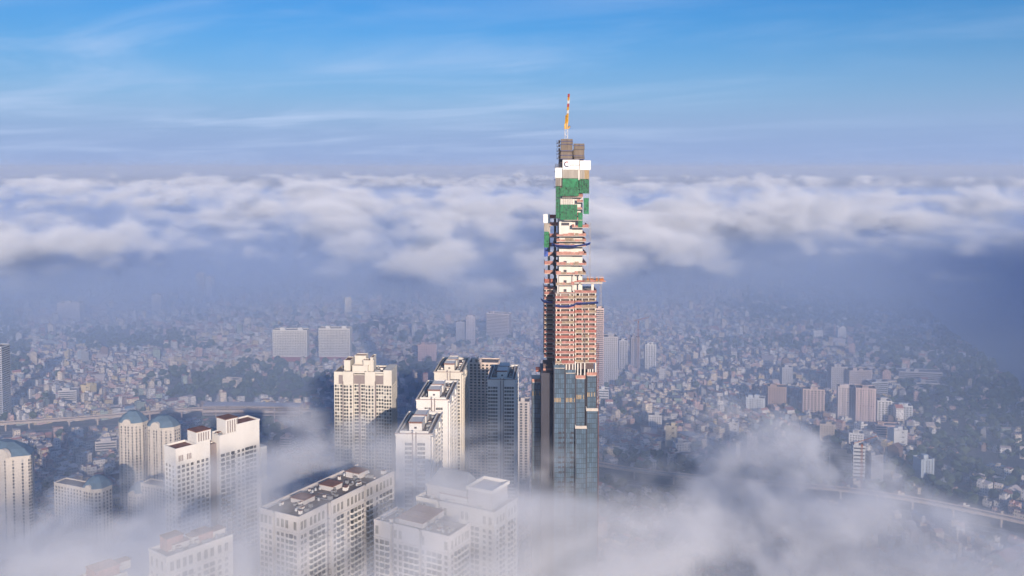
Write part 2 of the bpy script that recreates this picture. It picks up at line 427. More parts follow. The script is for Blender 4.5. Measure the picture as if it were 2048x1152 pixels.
# glass shafts: (px0, px1, top y, front offset, depth, ledge y or None)
GL = [(1064.5, 1083, 765, 26, 22, None), (1087, 1105, 744, 18, 26, 842), (1108.5, 1130, 737, 0, 40, None), (1131.5, 1151, 747, 0, 40, None),
      (1152.5, 1171, 758, 2, 38, 854), (1174.5, 1193.5, 752, 4, 36, 819)]
pink_top = pinks[1]
for i, (p0, p1, yt, off, dep, led) in enumerate(GL):
    x0, x1 = tx(p0, off), tx(p1, off); zt = tz(yt, off)
    mb = MB(); mb.box(x0, x1, off, off + dep, 0, zt, glass_t if i != 1 else glass_d)
    # corner mullions proud of the glass
    for xx in (x0, x1): mb.box(xx - .3, xx + .3, off - .35, off + .3, 0, zt + .4, steel_d)
    g = mb.build('glass_shaft', tower)
    lb = MB(); lb.box(x0 - .2, x1 + .2, off - .25, off + dep, zt + .003, zt + .5, slab_c)
    lb.box(x0 - .2, x1 + .2, off - .25, off + .15, zt + .5, zt + 2.6, pink_top if i not in (2, 3) else glass_t)
    lb.build('parapet', g)
    bb = MB()
    yb = {0: 787, 2: 800, 3: 800, 4: 794, 5: 789}.get(i)
    if yb:
        zb = tz(yb, off); n = int((x1 - x0) / 0.95)
        for k in range(n):
            if rs.random() < .2: continue
            a = x0 + .3 + k * .95
            bb.box(a, a + .55, off - .12, off - .02, zb - 1.5, zb + 1.5, tan_p)
        bb.build('board_row', g)['kind'] = 'stuff'
    if led:
        zl = tz(led, off)
        lm = MB(); lm.box(x0 - .5, x1 + .7, off - 4, off - .01, 0, zl, glass_t)
        for xx in (x0 - .5, x1 + .7): lm.box(xx - .25, xx + .25, off - 4.3, off - 3.7, 0, zl, steel_d)
        l = lm.build('lower_glass_shaft', tower)
        l2 = MB(); l2.box(x0 - .8, x1 + 1, off - 4.4, off - .02, zl + .01, zl + .6, slab_c).box(x0 - .6, x1 + .8, off - 4.3, off - 4.0, zl + .6, zl + 2.0, slab_c)
        l2.box(x0 - .8, x0 - .5, off - 4.0, off - .02, zl + .6, zl + 2.4, white_p); l2.build('ledge', l)
# dark recess between shafts
mb = MB(); mb.box(tx(1083.5), tx(1192), 9, 42, 0, tz(752), steel_d); mb.box(tx(1088, 20), tx(1110, 20), 24, 44, 0, tz(742, 20), steel_d); mb.build('inner_frame', tower)
# ventilation grilles low on the glass
mb = MB()
for r in range(26):
    for c in range(2):
        z = tz(868) - r * 3.48
        if rs.random() < .15: continue
        a = tx(1117 + c * 24) + rs.uniform(-.4, .4)
        mb.box(a, a + 2.2, -.16, -.03, z, z + 1.6, steel_d); mb.box(a + 3.0, a + 4.6, -.14, -.02, z + .2, z + 1.7, steel_d)
mb.build('vent_grilles', tower)['kind'] = 'stuff'
# tall white columns just above the glass
for px, y0, y1, off in [(1112, 728, 738, 1), (1118, 728, 738, 1), (1127, 726, 739, 1), (1133, 727, 747, 1), (1139, 727, 747, 1), (1146, 727, 747, 1), (1151, 723, 756, 1), (1156, 727, 758, 3), (1162, 724, 758, 3),
                        (1170, 724, 757, 3), (1177, 720, 752, 5), (1181, 720, 752, 5), (1186, 722, 752, 5), (1192, 720, 752, 5)]:
    x = tx(px, off); MB().box(x - .38, x + .38, off, off + .9, tz(y1, off), tz(y0, off), core_c).build('column', tower)
mb = MB(); mb.beam((tx(1133), 2.5, tz(746)), (tx(1140), 2.5, tz(732)), .12, steel_d); mb.beam((tx(1154), 4.5, tz(756)), (tx(1161), 4.5, tz(738)), .14, steel_d)
mb.beam((tx(1177), 6, tz(750)), (tx(1183), 6, tz(730)), .12, steel_d); mb.build('braces', tower)['kind'] = 'stuff'
MB().box(tx(1150), tx(1161), 2, 3.2, tz(724), tz(721), core_c).build('beam', tower)

# bare floors
FH = 3.48
ZB, ZT = tz(727), tz(585)
NF = int(round((ZT - ZB) / FH))
bays = [(1088.5, 1110.5, 20, 22, ('m', 'd')), (1110.5, 1149.5, -2, 40, 'pst'), (1149.5, 1193.5, 1.5, 36, 'pst')]
for bi, (p0, p1, off, dep, _) in enumerate(bays):
    x0, x1 = tx(p0, off), tx(p1, off)
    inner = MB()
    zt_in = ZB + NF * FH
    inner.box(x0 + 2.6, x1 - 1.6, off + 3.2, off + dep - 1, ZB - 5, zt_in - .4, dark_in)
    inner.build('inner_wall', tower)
    for k in range(NF + 1):
        z = ZB + k * FH
        sb = MB(); sb.box(x0, x1, off, off + dep, z, z + .42, slab_c)
        sb.build('floor_slab', tower)
        if k == NF and bi == 1: continue
        h = rs.uniform(1.55, 2.0)
        pm = pinks[0] if bi == 0 else rs.choice([pinks[0], pinks[0], pinks[1], pinks[1], pinks[2] if bi == 2 else pinks[0], pinks[3]])
        fb = MB()
        nseg = 1 if bi == 0 else 3
        w = (x1 - x0 - .6) / nseg
        for q in range(nseg):
            m2 = pm if rs.random() < .6 else rs.choice(pinks)
            a = x0 + .3 + q * w
            fb.box(a, a + w - .12, off + .15, off + .27, z + .42, z + .42 + h * rs.uniform(.85, 1.1), m2)
        fb.box(x0 + .1, x0 + .22, off + .3, off + dep - .5, z + .42, z + .42 + h, pm)
        fb.box(x1 - .22, x1 - .1, off + .3, off + dep - .5, z + .42, z + .42 + h, pm)
        if bi == 2 and rs.random() < .7:   # mesh bay in the middle
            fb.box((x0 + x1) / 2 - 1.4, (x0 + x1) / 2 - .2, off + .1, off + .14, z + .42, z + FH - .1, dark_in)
        fb.build('barrier', tower)
        if k < NF:
            cb = MB()
            cols = {0: (x0 + 1.6, x1 - 1.2), 1: (x0 + .9, x0 + 3.6, x1 - 3.4, x1 - .8), 2: (x0 + .8, (x0 + x1) / 2 - 2.4, (x0 + x1) / 2 + 2, x1 - .9)}[bi]
            for cxx in cols: cb.box(cxx - .35, cxx + .35, off + .5, off + 1.2, z + .42, z + FH, core_c)
            cb.build('columns', tower)['kind'] = 'stuff'
# pale core rising above the bare floors
cz0, cz1 = ZB + 14 * FH, tz(398)
cb = MB(); cb.box(tx(1119), tx(1145), 6, 30, cz0, tz(345), core_c); cb.box(tx(1145), tx(1166), 7.2, 29, cz0, tz(330), core_c)
core = cb.build('core', tower)
for py in (450, 508, 527, 545, 566, 584):
    w = 6 if py > 460 else 16
    x = tx(1131); zz_ = tz(py + 2)
    MB().box(x - w / 2.9 / 2, x + w / 2.9 / 2, 5.94, 5.99, zz_, zz_ + 1.9, steel_d).build('core_opening', core)  # flat dark plate, its colour standing for the shade inside an opening
# ledges round the core
LED = [(472, 1113, 1172, 0), (483, 1113, 1172, 2), (493, 1110, 1172, 1), (510, 1113, 1173, 0), (530, 1113, 1173, 1), (549, 1112, 1172, 2), (570, 1112, 1149, 2), (590, 1112, 1150, 2), (440, 1128, 1165, 0), (455, 1144, 1177, 1)]
for py, p0, p1, t in LED:
    z = tz(py); xm = tx(1149)
    x0, x1 = tx(p0), tx(p1)
    mb = MB(); mb.box(x0, x1, .5, 33, z - .35, z, slab_c)
    sl = mb.build('floor_slab', tower)
    bm_ = MB(); h = 2.1
    for a, b in ((x0, min(xm, x1) - .1), (xm + .1, x1)):
        if b - a < 1: continue
        q = a
        while q < b - .5:
            w = min(rs.uniform(2, 4.5), b - q); mm = rs.choice([pinks[0], pinks[1], pinks[1], pinks[2]])
            bm_.box(q, q + w - .1, .6 if a < xm - 1 else 1.3, .72 if a < xm - 1 else 1.42, z, z + h * rs.uniform(.5, 1.15), mm); q += w
    bm_.box(x1 - .2, x1 - .05, 1.5, 32, z, z + h * .8, pinks[0]); bm_.box(x0 + .05, x0 + .2, 1.5, 32, z, z + h * .8, pinks[0])
    bm_.build('barrier', tower)
for px in (1116, 1148, 1160): 
    x = tx(px); MB().box(x - .4, x + .4, 2.0, 2.9, tz(592), tz(549), core_c).build('column', tower)
# left wing: thin column with ledges
off = 20
x0, x1 = tx(1089, off), tx(1112, off)
MB().box(tx(1096, off), tx(1100.5, off), off + 4, off + 7, ZB + NF * FH, tz(432, off), conc).build('column', tower)
MB().box(tx(1109, off), tx(1113, off), off + 6, off + 12, ZB + NF * FH, tz(432, off), dark_in).build('column', tower)
for k, py in enumerate((436, 451, 474, 492, 511, 529, 547, 566)):
    z = tz(py, off); a = x0 if py > 480 else tx(1099, off)
    MB().box(a, x1 + 3, off, off + 14, z - .4, z, slab_c).build('floor_slab', tower)
    m_ = MB(); h = 2.4 if py != 566 else 3.0
    pm = pinks[3] if py < 440 or py == 566 else rs.choice(pinks[:2])
    m_.box(a + .1, x1 + 2, off + .1, off + .25, z, z + h, pm); m_.box(a + .1, a + .25, off + .3, off + 13, z, z + h, pm); m_.build('barrier', tower)
    if py > 500:
        MB().box(tx(1106, off), x1 + 3, off - 1.0, off - .4, z - 1, z + 3.5, steel_d).build('scaffold_bay', tower)
def panel(name, p0, p1, y0, y1, off, m, thick=.35):
    return MB().box(tx(p0, off), tx(p1, off), off, off + thick, tz(y1, off), tz(y0, off), m).build(name, tower)
panel('screen_panel', 1086.5, 1099, 428.5, 446, 18, white_p)
panel('screen_panel', 1088, 1099, 446.3, 463, 18.2, grey_p)
panel('safety_net', 1088, 1098, 463.5, 495, 18.3, green_n)
panel('safety_net', 1088.3, 1096, 495.5, 513, 18.5, blue_n)
# crown of nets and climbing screens
crown = [('screen_panel', 1110, 1124, 335.5, 355.5, 0, white_p), ('screen_panel', 1110.5, 1123.5, 356, 372, .3, grey_p),
         ('screen_panel', 1159, 1180.5, 321, 340, 1, white_p), ('screen_panel', 1124.5, 1155, 339.5, 356.5, -1, grey_p), ('screen_panel', 1159, 1168, 340.5, 358, 1.2, grey_p), ('screen_panel', 1168.2, 1177.5, 340.5, 358, 1.2, tan_p),
         ('safety_net', 1111, 1120, 373, 436.5, .4, green_n), ('safety_net', 1124.5, 1156, 357, 375, -.8, green_n), ('safety_net', 1159, 1177.5, 358.5, 387, 1.4, green_n),
         ('safety_net', 1120, 1157, 375.2, 392, -.2, green_n), ('safety_net', 1157, 1166, 358, 386, .4, green_n), ('safety_net', 1120, 1154, 409, 439.5, -.1, green_n), ('safety_net', 1166.5, 1177, 396, 428, 1.6, green_n),
         ('safety_net', 1156, 1164.5, 425, 455, 1.0, green_n), ('strip', 1155.3, 1158.7, 339, 360, 0.2, core_c)]
for a in crown: panel(*a)
for py, p0, p1 in ((394, 1124, 1166), (404, 1154, 1166), (418, 1154, 1166), (430, 1154, 1166), (343, 1111, 1178), (375, 1111, 1178), (360, 1111, 1178)):
    z = tz(py); MB().box(tx(p0), tx(p1), 2.2, 28, z - .4, z, slab_c).build('floor_slab', tower)
    q = tx(p0); m_ = MB()
    while q < tx(p1) - 1:
        w = rs.uniform(1.5, 3.5); m_.box(q, min(q + w, tx(p1)) - .1, 2.3, 2.45, z, z + rs.uniform(1, 2.2), rs.choice(pinks)); q += w
    m_.build('barrier', tower)
# rods of the climbing screens seen through the nets
rods = MB()
for px in np.arange(1112, 1178, 3.6):
    x = tx(px); rods.box(x - .08, x + .08, -.3, -.14, tz(437) if px < 1154 and not (1122 < px < 1124) else tz(388), tz(357), steel_d)
rods.build('scaffold_rods', tower)['kind'] = 'stuff'
# panel with the builder's mark
lp = panel('logo_panel', 1124.5, 1158, 319.5, 339.2, -1.2, white_p)
navy = mat('navy_mark', (0.03, 0.03, 0.11)); redm = mat('red_mark', (0.45, 0.05, 0.08))
lg = MB(); cxl, czl = tx(1132.6), tz(328.5)
for k in range(15):
    a0 = R(52 + k * 17.5); a1 = R(52 + (k + 1) * 17.5)
    for (aa, bb_) in ((a0, a1),):
        lg.raw([(cxl + r * math.cos(t), yy, czl + r * math.sin(t)) for yy in (-1.26, -1.21) for r, t in ((1.25, aa), (1.95, aa), (1.95, bb_), (1.25, bb_))],
               [(0, 1, 2, 3), (7, 6, 5, 4), (0, 4, 5, 1), (1, 5, 6, 2), (2, 6, 7, 3), (3, 7, 4, 0)], navy if k > 3 else redm)
lg.build('mark', lp)
fc = bpy.data.curves.new('lettering', 'FONT'); fc.body = 'COTECCONS'; fc.size = 1.15; fc.extrude = 0.02
fo = bpy.data.objects.new('lettering_src', fc); C.objects.link(fo)
dg = bpy.context.evaluated_depsgraph_get(); fm = bpy.data.meshes.new_from_object(fo.evaluated_get(dg)); bpy.data.objects.remove(fo)
fm.materials.clear(); fm.materials.append(navy)
lo_ = bpy.data.objects.new('lettering', fm); C.objects.link(lo_); lo_.parent = lp
lo_.rotation_euler = (math.pi / 2, 0, 0); lo_.location = (cxl + 1.9, -1.24, czl - 1.0)
# formwork on the very top
def stack(p0, p1, y0, y1, off, ys):
    b = MB(); b.box(tx(p0) + .5, tx(p1) - .5, off + .6, off + 9, tz(y1), tz(y0) - .4, steel_d)
    ys = [y0] + ys + [y1]
    for a, c in zip(ys, ys[1:]):
        jo = rs.uniform(-.25, .25)
        b.box(tx(p0) + jo, tx(p1) + jo, off, off + .45, tz(c) + .35, tz(a), brown_f)
        b.box(tx(p0) - .1, tx(p1) + .2, off - .5, off + 9.2, tz(c) + .1, tz(c) + .3, blue_n if rs.random() < .5 else steel_d)
        b.box(tx(p1) - .3 + jo, tx(p1) + jo, off + .5, off + 8, tz(c) + .35, tz(a), brown_f)
    return b.build('formwork', tower)
stack(1121, 1144.5, 278, 318.5, 0, [283, 289, 302, 304, 311])
stack(1147, 1168.5, 287, 319, 2, [291.5, 299, 312, 315])
b = MB()
for k, (ya, yb) in enumerate(((280, 287), (288.5, 294), (296, 303), (305, 309), (311, 318))):
    b.box(tx(1113), tx(1120), 1, 7, tz(yb), tz(yb) + .3, steel_d)
    for px in (1113.4, 1116.5, 1119.6): b.beam((tx(px), 1.2, tz(yb)), (tx(px), 1.2, tz(ya)), .12, steel_d)
    b.beam((tx(1113.4), 1.2, tz(yb)), (tx(1119.6), 1.2, tz(ya)), .1, steel_d); b.box(tx(1116.5), tx(1120), 3, 3.3, tz(yb), tz(ya), brown_f)
b.box(tx(1109.5), tx(1123), 1, 8, tz(335), tz(333.5), steel_d)
for px in np.arange(1110, 1123, 1.9): b.box(tx(px), tx(px) + .28, 1, 1.2, tz(333.5), tz(327.5), steel_d)
b.build('scaffolding', tower)['kind'] = 'stuff'
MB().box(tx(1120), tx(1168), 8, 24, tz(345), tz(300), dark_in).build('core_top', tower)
# site hoists and clutter on the right platform
off = 2
MB().box(tx(1149, off), tx(1205, off), off, off + 24, tz(567.5, off), tz(564.5, off), slab_c).build('work_platform', tower)
m_ = MB(); q = tx(1149)
while q < tx(1204):
    w = rs.uniform(1.5, 4); m_.box(q, q + w - .1, off - .1, off + .02, tz(564.5), tz(564.5) + rs.uniform(.5, 1.4), rs.choice(pinks)); q += w
m_.build('barrier', tower)
MB().box(tx(1183, off), tx(1188, off), off + 2, off + 4, tz(585), tz(567.5, off), core_c).build('column', tower)
orange = mat('orange_steel', (0.55, 0.17, 0.04), var=0.3, scale=1.0)
for px, w in ((1174, 4), (1180, 7), (1192, 4), (1199, 5), (1204, 4)):
    b = MB(); a = tx(px, off); ww = w / 2.9
    b.box(a, a + ww, off + 1, off + 3, tz(564.5), tz(559), orange).box(a + .2, a + .5, off + 1.2, off + 1.5, tz(559), tz(554), orange).box(a + ww - .6, a + ww - .3, off + 1.2, off + 1.5, tz(559), tz(555), orange)
    b.box(a, a + ww, off + 1.1, off + 1.3, tz(556), tz(555.4), white_p); b.build('hoist_winch', tower)
def lattice(b, x, y, z0, z1, w, m, step=3.0, r=.1):
    for sx in (-1, 1):
        for sy in (-1, 1): b.beam((x + sx * w, y + sy * w, z0), (x + sx * w, y + sy * w, z1), r, m)
    z = z0; k = 1
    while z < z1 - .1:
        zn = min(z + step, z1)
        b.beam((x - w * k, y - w, z), (x + w * k, y - w, zn), r * .7, m); b.beam((x - w * k, y + w, z), (x + w * k, y + w, zn), r * .7, m)
        b.beam((x - w, y - w * k, z), (x - w, y + w * k, zn), r * .7, m); b.beam((x + w, y - w * k, z), (x + w, y + w * k, zn), r * .7, m)
        k = -k; z = zn
pale_st = mat('pale_steel', (0.5, 0.46, 0.44)); red_st = mat('rusty_red_steel', (0.33, 0.13, 0.09), var=0.3, scale=0.5)
b = MB(); lattice(b, tx(1180.5), 6, tz(556), tz(445), .45, pale_st, 2.5, .06); b.build('hoist_mast', tower)
b = MB(); lattice(b, tx(1203), 6, tz(640), tz(552), .5, pale_st, 2.5, .06); b.build('hoist_mast', tower)
b = MB(); lattice(b, tx(1198.5), 8, 0, tz(690), .6, red_st, 3, .09); b.build('hoist_mast', tower)
# blue catch nets, sagging
def catch(pts, y_in, name='catch_net', out=3.2):
    v = []; f = []
    n = len(pts)
    for (px, py, o) in pts:
        x, z = tx(px, o), tz(py, o); v += [(x, o + out * .2, z - .9), (x, o - out, z + 1.0), (x, o - out, z + 1.25), (x, o + out * .2, z - .6)]
    for k in range(n - 1):
        for q in range(4): f.append((4 * k + q, 4 * k + (q + 1) % 4, 4 * k + 4 + (q + 1) % 4, 4 * k + 4 + q))
    f += [(0, 1, 2, 3), (4 * n - 1, 4 * n - 2, 4 * n - 3, 4 * n - 4)]
    return MB().raw(v, f, blue_n).build(name, tower)
catch([(1103, 489, 2), (1109, 491, 0), (1117, 492.5, 0), (1130, 493, 0), (1145, 493.5, 0), (1155, 492, 1), (1165, 491, 2), (1173, 489, 2), (1180, 486.5, 3)], 0)
catch([(1082, 598, 18), (1086, 602, 17), (1092, 603.5, 17), (1099, 604.5, 17), (1105, 605, 17)], 0)
catch([(1110, 611, -3), (1122, 613, -3), (1137, 613, -3), (1148, 610.5, -2), (1152, 607, 0), (1165, 607, 0), (1180, 606, 0), (1196, 605, 0)], 0)
# parked formwork on the left glass roof
MB().box(tx(1072, 22), tx(1085, 22), 24, 34, tz(745, 22), tz(741, 22), pinks[3]).build('site_cabin', tower)
MB().box(tx(1087, 18), tx(1105, 18), 19, 34, tz(744, 18), tz(729, 18), dark_in).build('plant_storey', tower)

# luffing crane on the summit: a thing of its own
yel = mat('crane_yellow', (0.72, 0.38, 0.03), rough=0.45, var=0.15, scale=1.0); whi = mat('crane_white', (0.75, 0.72, 0.68), rough=0.5); red = mat('crane_red', (0.5, 0.08, 0.06), rough=0.5)
crx, cry = 40 + tx(1132.5), YT + 5
crane = thing('tower_crane', 'yellow luffing crane with its jib almost upright on the summit of the tallest tower', 'crane', (crx, cry, tz(280)))
zb = tz(280); dz = lambda py: tz(py) - zb; dxp = lambda px: tx(px) - tx(1132.5)
b = MB(); lattice(b, 0, 0, 0, dz(257), 1.0, whi, 2.2, .16); b.build('mast', crane)
b = MB(); b.box(-1.6, 1.9, -1.3, 1.3, dz(257), dz(255.5), yel).box(dxp(1128.5), dxp(1132), -1.6, 1.2, dz(255.5), dz(247), yel).box(dxp(1133), dxp(1135), -1.8, 1.4, dz(255.5), dz(244), yel); b.build('slewing_platform', crane)
b = MB(); b.box(dxp(1136), dxp(1140.5), -1, 1.2, dz(255.5), dz(251), steel_d).box(dxp(1137), dxp(1139.5), -1.1, -.9, dz(255), dz(252.5), yel); b.build('counterweight', crane)
b = MB(); b.beam((dxp(1130.5), -.8, dz(247)), (dxp(1132), 0, dz(229.5)), .42, yel); b.beam((dxp(1135), -.8, dz(247)), (dxp(1132), 0, dz(229.5)), .42, yel); b.beam((dxp(1131), .9, dz(247)), (dxp(1132), 0, dz(229.5)), .42, yel)
for k in range(4): b.beam((dxp(1130.8), -.7 + .1 * k, dz(244 - 4 * k)), (dxp(1134 - .5 * k), -.7, dz(242 - 4 * k)), .24, yel)
b.build('a_frame', crane)
j0, j1 = Vector((dxp(1134), -1, dz(246))), Vector((dxp(1136.9), -2, dz(187)))
jib = None; N = 9
b = MB(); cols = [yel, yel, yel, whi, yel, red, whi, yel, red]
for k in range(N):
    p, q = j0.lerp(j1, k / N), j0.lerp(j1, (k + 1) / N); m_ = cols[k]
    for sx, sy in ((-.45, -.4), (.45, -.4), (0, .45)):
        b.beam(p + Vector((sx, sy, 0)), q + Vector((sx, sy, 0)), .27, m_)
    b.beam(p + Vector((-.45, -.4, 0)), q + Vector((.45, -.4, 0)), .17, m_); b.beam(p + Vector((.45, -.4, 0)), p.lerp(q, .5) + Vector((-.45, -.4, 0)), .11, m_); b.beam(p + Vector((0, .45, 0)), q + Vector((.45, -.4, 0)), .17, m_)
b.build('jib', crane)
b = MB(); b.beam((dxp(1132), 0, dz(229.5)), j1, .05, steel_d, 3); b.build('stay_rope', crane)
# ---------------------------------------------------------------- the large apartment towers
cream = mat('cream_paint', (0.62, 0.58, 0.51), var=0.08, scale=0.06, streak=True)
whitep = mat('white_paint', (0.68, 0.66, 0.63), var=0.07, scale=0.06, streak=True)
beige = mat('beige_paint', (0.59, 0.54, 0.48), var=0.09, scale=0.06, streak=True)
lgrey = mat('light_grey_paint', (0.52, 0.50, 0.50), var=0.1, scale=0.06, streak=True)
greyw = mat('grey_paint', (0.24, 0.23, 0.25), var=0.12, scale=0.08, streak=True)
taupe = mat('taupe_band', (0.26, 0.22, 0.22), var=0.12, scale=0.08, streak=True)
roof_d = mat('roof_felt', (0.21, 0.18, 0.175), var=0.4, scale=0.2, color2=(0.11, 0.10, 0.10))
roof_r = mat('red_roof_tile', (0.26, 0.13, 0.11), var=0.3, scale=0.25)
roof_b = mat('blue_roof', (0.13, 0.20, 0.27), rough=0.6, var=0.2, scale=0.2)
winglass = mat('window_glass', (0.035, 0.045, 0.06), rough=0.12, spec=0.7, var=0.5, scale=0.09)
curtain = mat('curtained_glass', (0.22, 0.22, 0.21), rough=0.25, spec=0.6, var=0.3, scale=0.2)
glint = mat('painted_glint_glass', (0.42, 0.42, 0.40), rough=0.2, spec=0.8, var=0.2)  # pale pane colour: the glint is painted into the glass
bluecur = mat('bluish_glass', (0.09, 0.12, 0.16), rough=0.15, spec=0.7, var=0.3)
rail_g = mat('railing_glass', (0.20, 0.24, 0.27), rough=0.15, spec=0.7)
metal_v = mat('roof_metal', (0.35, 0.37, 0.40), rough=0.4, metal=0.3)

def win_proto(w, h, frame, pane, mull=True, t=0.14, sill=True):
    """window facing -Y: frame proud of the wall, pane set back inside it"""
    b = MB(); f = 0.16
    for x0, x1, z0, z1 in ((-w/2-f, w/2+f, h/2, h/2+f), (-w/2-f, w/2+f, -h/2-f, -h/2), (-w/2-f, -w/2, -h/2, h/2), (w/2, w/2+f, -h/2, h/2)):
        b.box(x0, x1, -t, 0.0, z0, z1, frame)
    b.raw([(-w/2, -.03, -h/2), (w/2, -.03, -h/2), (w/2, -.03, h/2), (-w/2, -.03, h/2)], [(0, 1, 2, 3)], pane)
    if mull: b.box(-.06, .06, -.09, -.031, -h/2, h/2, frame)
    return b
def alts(w, h, frame, mull=True): return [win_proto(w, h, frame, curtain, mull), win_proto(w, h, frame, bluecur, mull), win_proto(w, h, frame, bluecur, mull), win_proto(w, h, frame, glint, mull)]
def balcony_proto(w, h, slab, pane, rail):
    b = MB()
    b.raw([(-w/2, -.03, -h/2), (w/2, -.03, -h/2), (w/2, -.03, h/2), (-w/2, -.03, h/2)], [(0, 1, 2, 3)], pane)
    b.box(-w/2-.2, w/2+.2, -1.3, 0, -h/2-.28, -h/2, slab)
    b.box(-w/2-.2, w/2+.2, -1.3, -1.22, -h/2, -h/2+.75, rail)
    b.box(-w/2-.2, -w/2-.05, -1.22, 0, -h/2, -h/2+.75, slab); b.box(w/2+.05, w/2+.2, -1.22, 0, -h/2, -h/2+.75, slab)
    return b
# local frame of a block: x to the right along the front face, y away, origin at its near left corner
def face_spots(face, w, d, cols, z_top, fh, nf, sx=1.0):
    """spots on a face: cols are distances along the face; 0 front, 1 right, 2 back, 3 left"""
    out = []
    for k in range(nf):
        z = z_top - fh * (k + .5)
        if z < 2: break
        for c in cols:
            if face == 0: out.append((c, 0, z, 0, sx, 1))
            elif face == 1: out.append((w, c, z, math.pi / 2, sx, 1))
            elif face == 2: out.append((w - c, d, z, math.pi, sx, 1))
            else: out.append((0, d - c, z, -math.pi / 2, sx, 1))
    return out
def even(a, b, n): return [a + (b - a) * (i + .5) / n for i in range(n)]
def vis_first(spots, wins=100):
    return sorted(spots, key=lambda s: -s[2] + (0 if abs(s[3]) < .1 else 3 if abs(s[3] - math.pi / 2) < .1 else 400 if abs(s[3]) > 3 else 3))
def roof_gear(root, x0, x1, y0, y1, z, n, seed, cols=(None,)):
    r = random.Random(seed)
    for i in range(n):
        b = MB(); w, d, h = r.uniform(1, 3.2), r.uniform(1, 3), r.uniform(.7, 2.2)
        x, y = r.uniform(x0, x1 - w), r.uniform(y0, y1 - d)
        k = r.random()
        if k < .5: b.box(x, x + w, y, y + d, z, z + h, metal_v).box(x + .2, x + w - .2, y + .2, y + d - .2, z + h, z + h + .25, roof_d)
        elif k < .8: b.box(x, x + w, y, y + d, z, z + h, whitep).box(x - .1, x + w + .1, y - .1, y + d + .1, z + h, z + h + .15, roof_r)
        else: b.dome(x, y, z, 1.0, 1.0, 1.8, metal_v, 8, 3)
        b.build('roof_unit', root)
def parapet(b, x0, x1, y0, y1, z, h, t, m):
    b.box(x0, x1, y0, y0 + t, z, z + h, m).box(x0, x1, y1 - t, y1, z, z + h, m).box(x0, x0 + t, y0 + t, y1 - t, z, z + h, m).box(x1 - t, x1, y0 + t, y1 - t, z, z + h, m)

def penthouses(root, w, y, z, wall, two=True):
    """pair of stepped stair houses with dark-edged tops, as on the white slabs"""
    for i, (x0, x1, d0, d1, h) in enumerate(((w * .33, w * .70, y, y + 17, 6.5), (w * .36, w * .72, y + 20, y + 36, 6.5)) if two else ((w * .3, w * .68, y, y + 9, 7.5), (w * .34, w * .74, y + 14, y + 26, 9.5))):
        b = MB(); b.box(x0, x1, d0, d1, z, z + h, wall)
        p = b.build('stair_house', root)
        c = MB(); parapet(c, x0 - .3, x1 + .3, d0 - .3, d1 + .3, z + h, .7, .5, wall); c.box(x0 + .3, x1 - .3, d0 + .3, d1 - .3, z + h + .01, z + h + .12, roof_r if not two else whitep)
        c.box(x0 - .4, x1 + .4, d0 - .38, d0 - .3, z + h - .5, z + h + .75, roof_r)
        c.build('parapet', p)
        MB().box((x0 + x1) / 2 - .9, (x0 + x1) / 2 + .9, d0 - .06, d0 - .01, z + 2, z + 3.4, steel_d).build('vent_opening', p)

def white_slab(label, X, Y, yaw, w, d, zt, seed, wall, dark_top=False, two=True, group='white slab towers in a row', floors=38, win_cols=((.30, .36, .42), (.66, .73, .80)), shade=None):
    """slab tower seen from its short end: rows of paired windows, dark duct up the middle"""
    root = thing('apartment_tower', label, 'apartment tower', (X, Y, 0), yaw, group)
    fh = 3.27
    b = MB(); b.box(0, w, 0, d, 0, zt, wall)
    b.box(w, w + 1.2, 6, d * .30, 0, zt - 3, wall).box(w, w + 1.2, d * .45, d * .62, 0, zt - 3, wall).box(w, w + 1.2, d * .78, d - 4, 0, zt - 3, wall)
    body = b.build('wall', root)
    c = MB(); parapet(c, -.5, w + 1.6, -.5, d + .5, zt, 1.5, .55, wall); c.box(.2, w - .2, .2, d - .2, zt + .01, zt + .2, roof_d)
    parapet(c, 2.4, w - 2.0, 3.5, d - 4, zt + .2, 1.8, .4, wall)
    c.box(-.52, w + 1.62, -.54, -.5, zt + .9, zt + 1.35, roof_r); c.build('parapet', root)
    duct = MB(); duct.box(w * .47, w * .50, -.5, -.01, 6, zt + 2.2, taupe).box(w * .57, w * .60, -.5, -.01, 6, zt + 2.2, taupe).box(w * .505, w * .565, -.3, -.01, zt - 4, zt + 3.5, wall); duct.build('duct', root)
    penthouses(root, w, 9, zt + .2, wall, True)
    if d > 70: None
    roof_gear(root, w * .74, w - 2.5, 6, d - 6, zt + .2, 9, seed)
    roof_gear(root, 2.8, w * .3, 6, d - 6, zt + .2, 5, seed + 1)
    wp = win_proto(1.8, 2.0, wall, winglass)
    cols = [q * w for g in win_cols for q in g]
    spots = face_spots(0, w, d, cols, zt - 5, fh, floors)
    spots += face_spots(1, w, d, even(8, d - 6, int(d / 4.4)), zt - 5, fh, floors)
    spots = [(x + (1.2 if r > 1 and (6 < y < d * .30 or d * .45 < y < d * .62 or d * .78 < y < d - 4) else 0), y, z, r, a, c_) for x, y, z, r, a, c_ in spots]
    spots += face_spots(3, w, d, even(4, d - 4, int(d / 4.4)), zt - 5, fh, floors) + face_spots(2, w, d, even(3, w - 3, 5), zt - 5, fh, floors)
    place_parts(root, 'window', 'windows', wp, vis_first(spots), share=.2, other=alts(1.7, 2.0, cream if root['label'].find('cream') >= 0 else whitep))
    # balconies in pale strips on the long right side
    bp = balcony_proto(2.6, 2.3, wall, winglass, rail_g)
    sp = face_spots(1, w, d, [d * .34, d * .39, d * .67, d * .72], zt - 5, fh, floors)
    place_parts(root, 'balcony', 'balconies', bp, sp, 60)
    return root
w3 = R(-2.9)
white_slab('white slab tower nearest of the stepped row, fog round its lower storeys', -85, 664, w3, 25.6, 60, 185, 11, whitep)
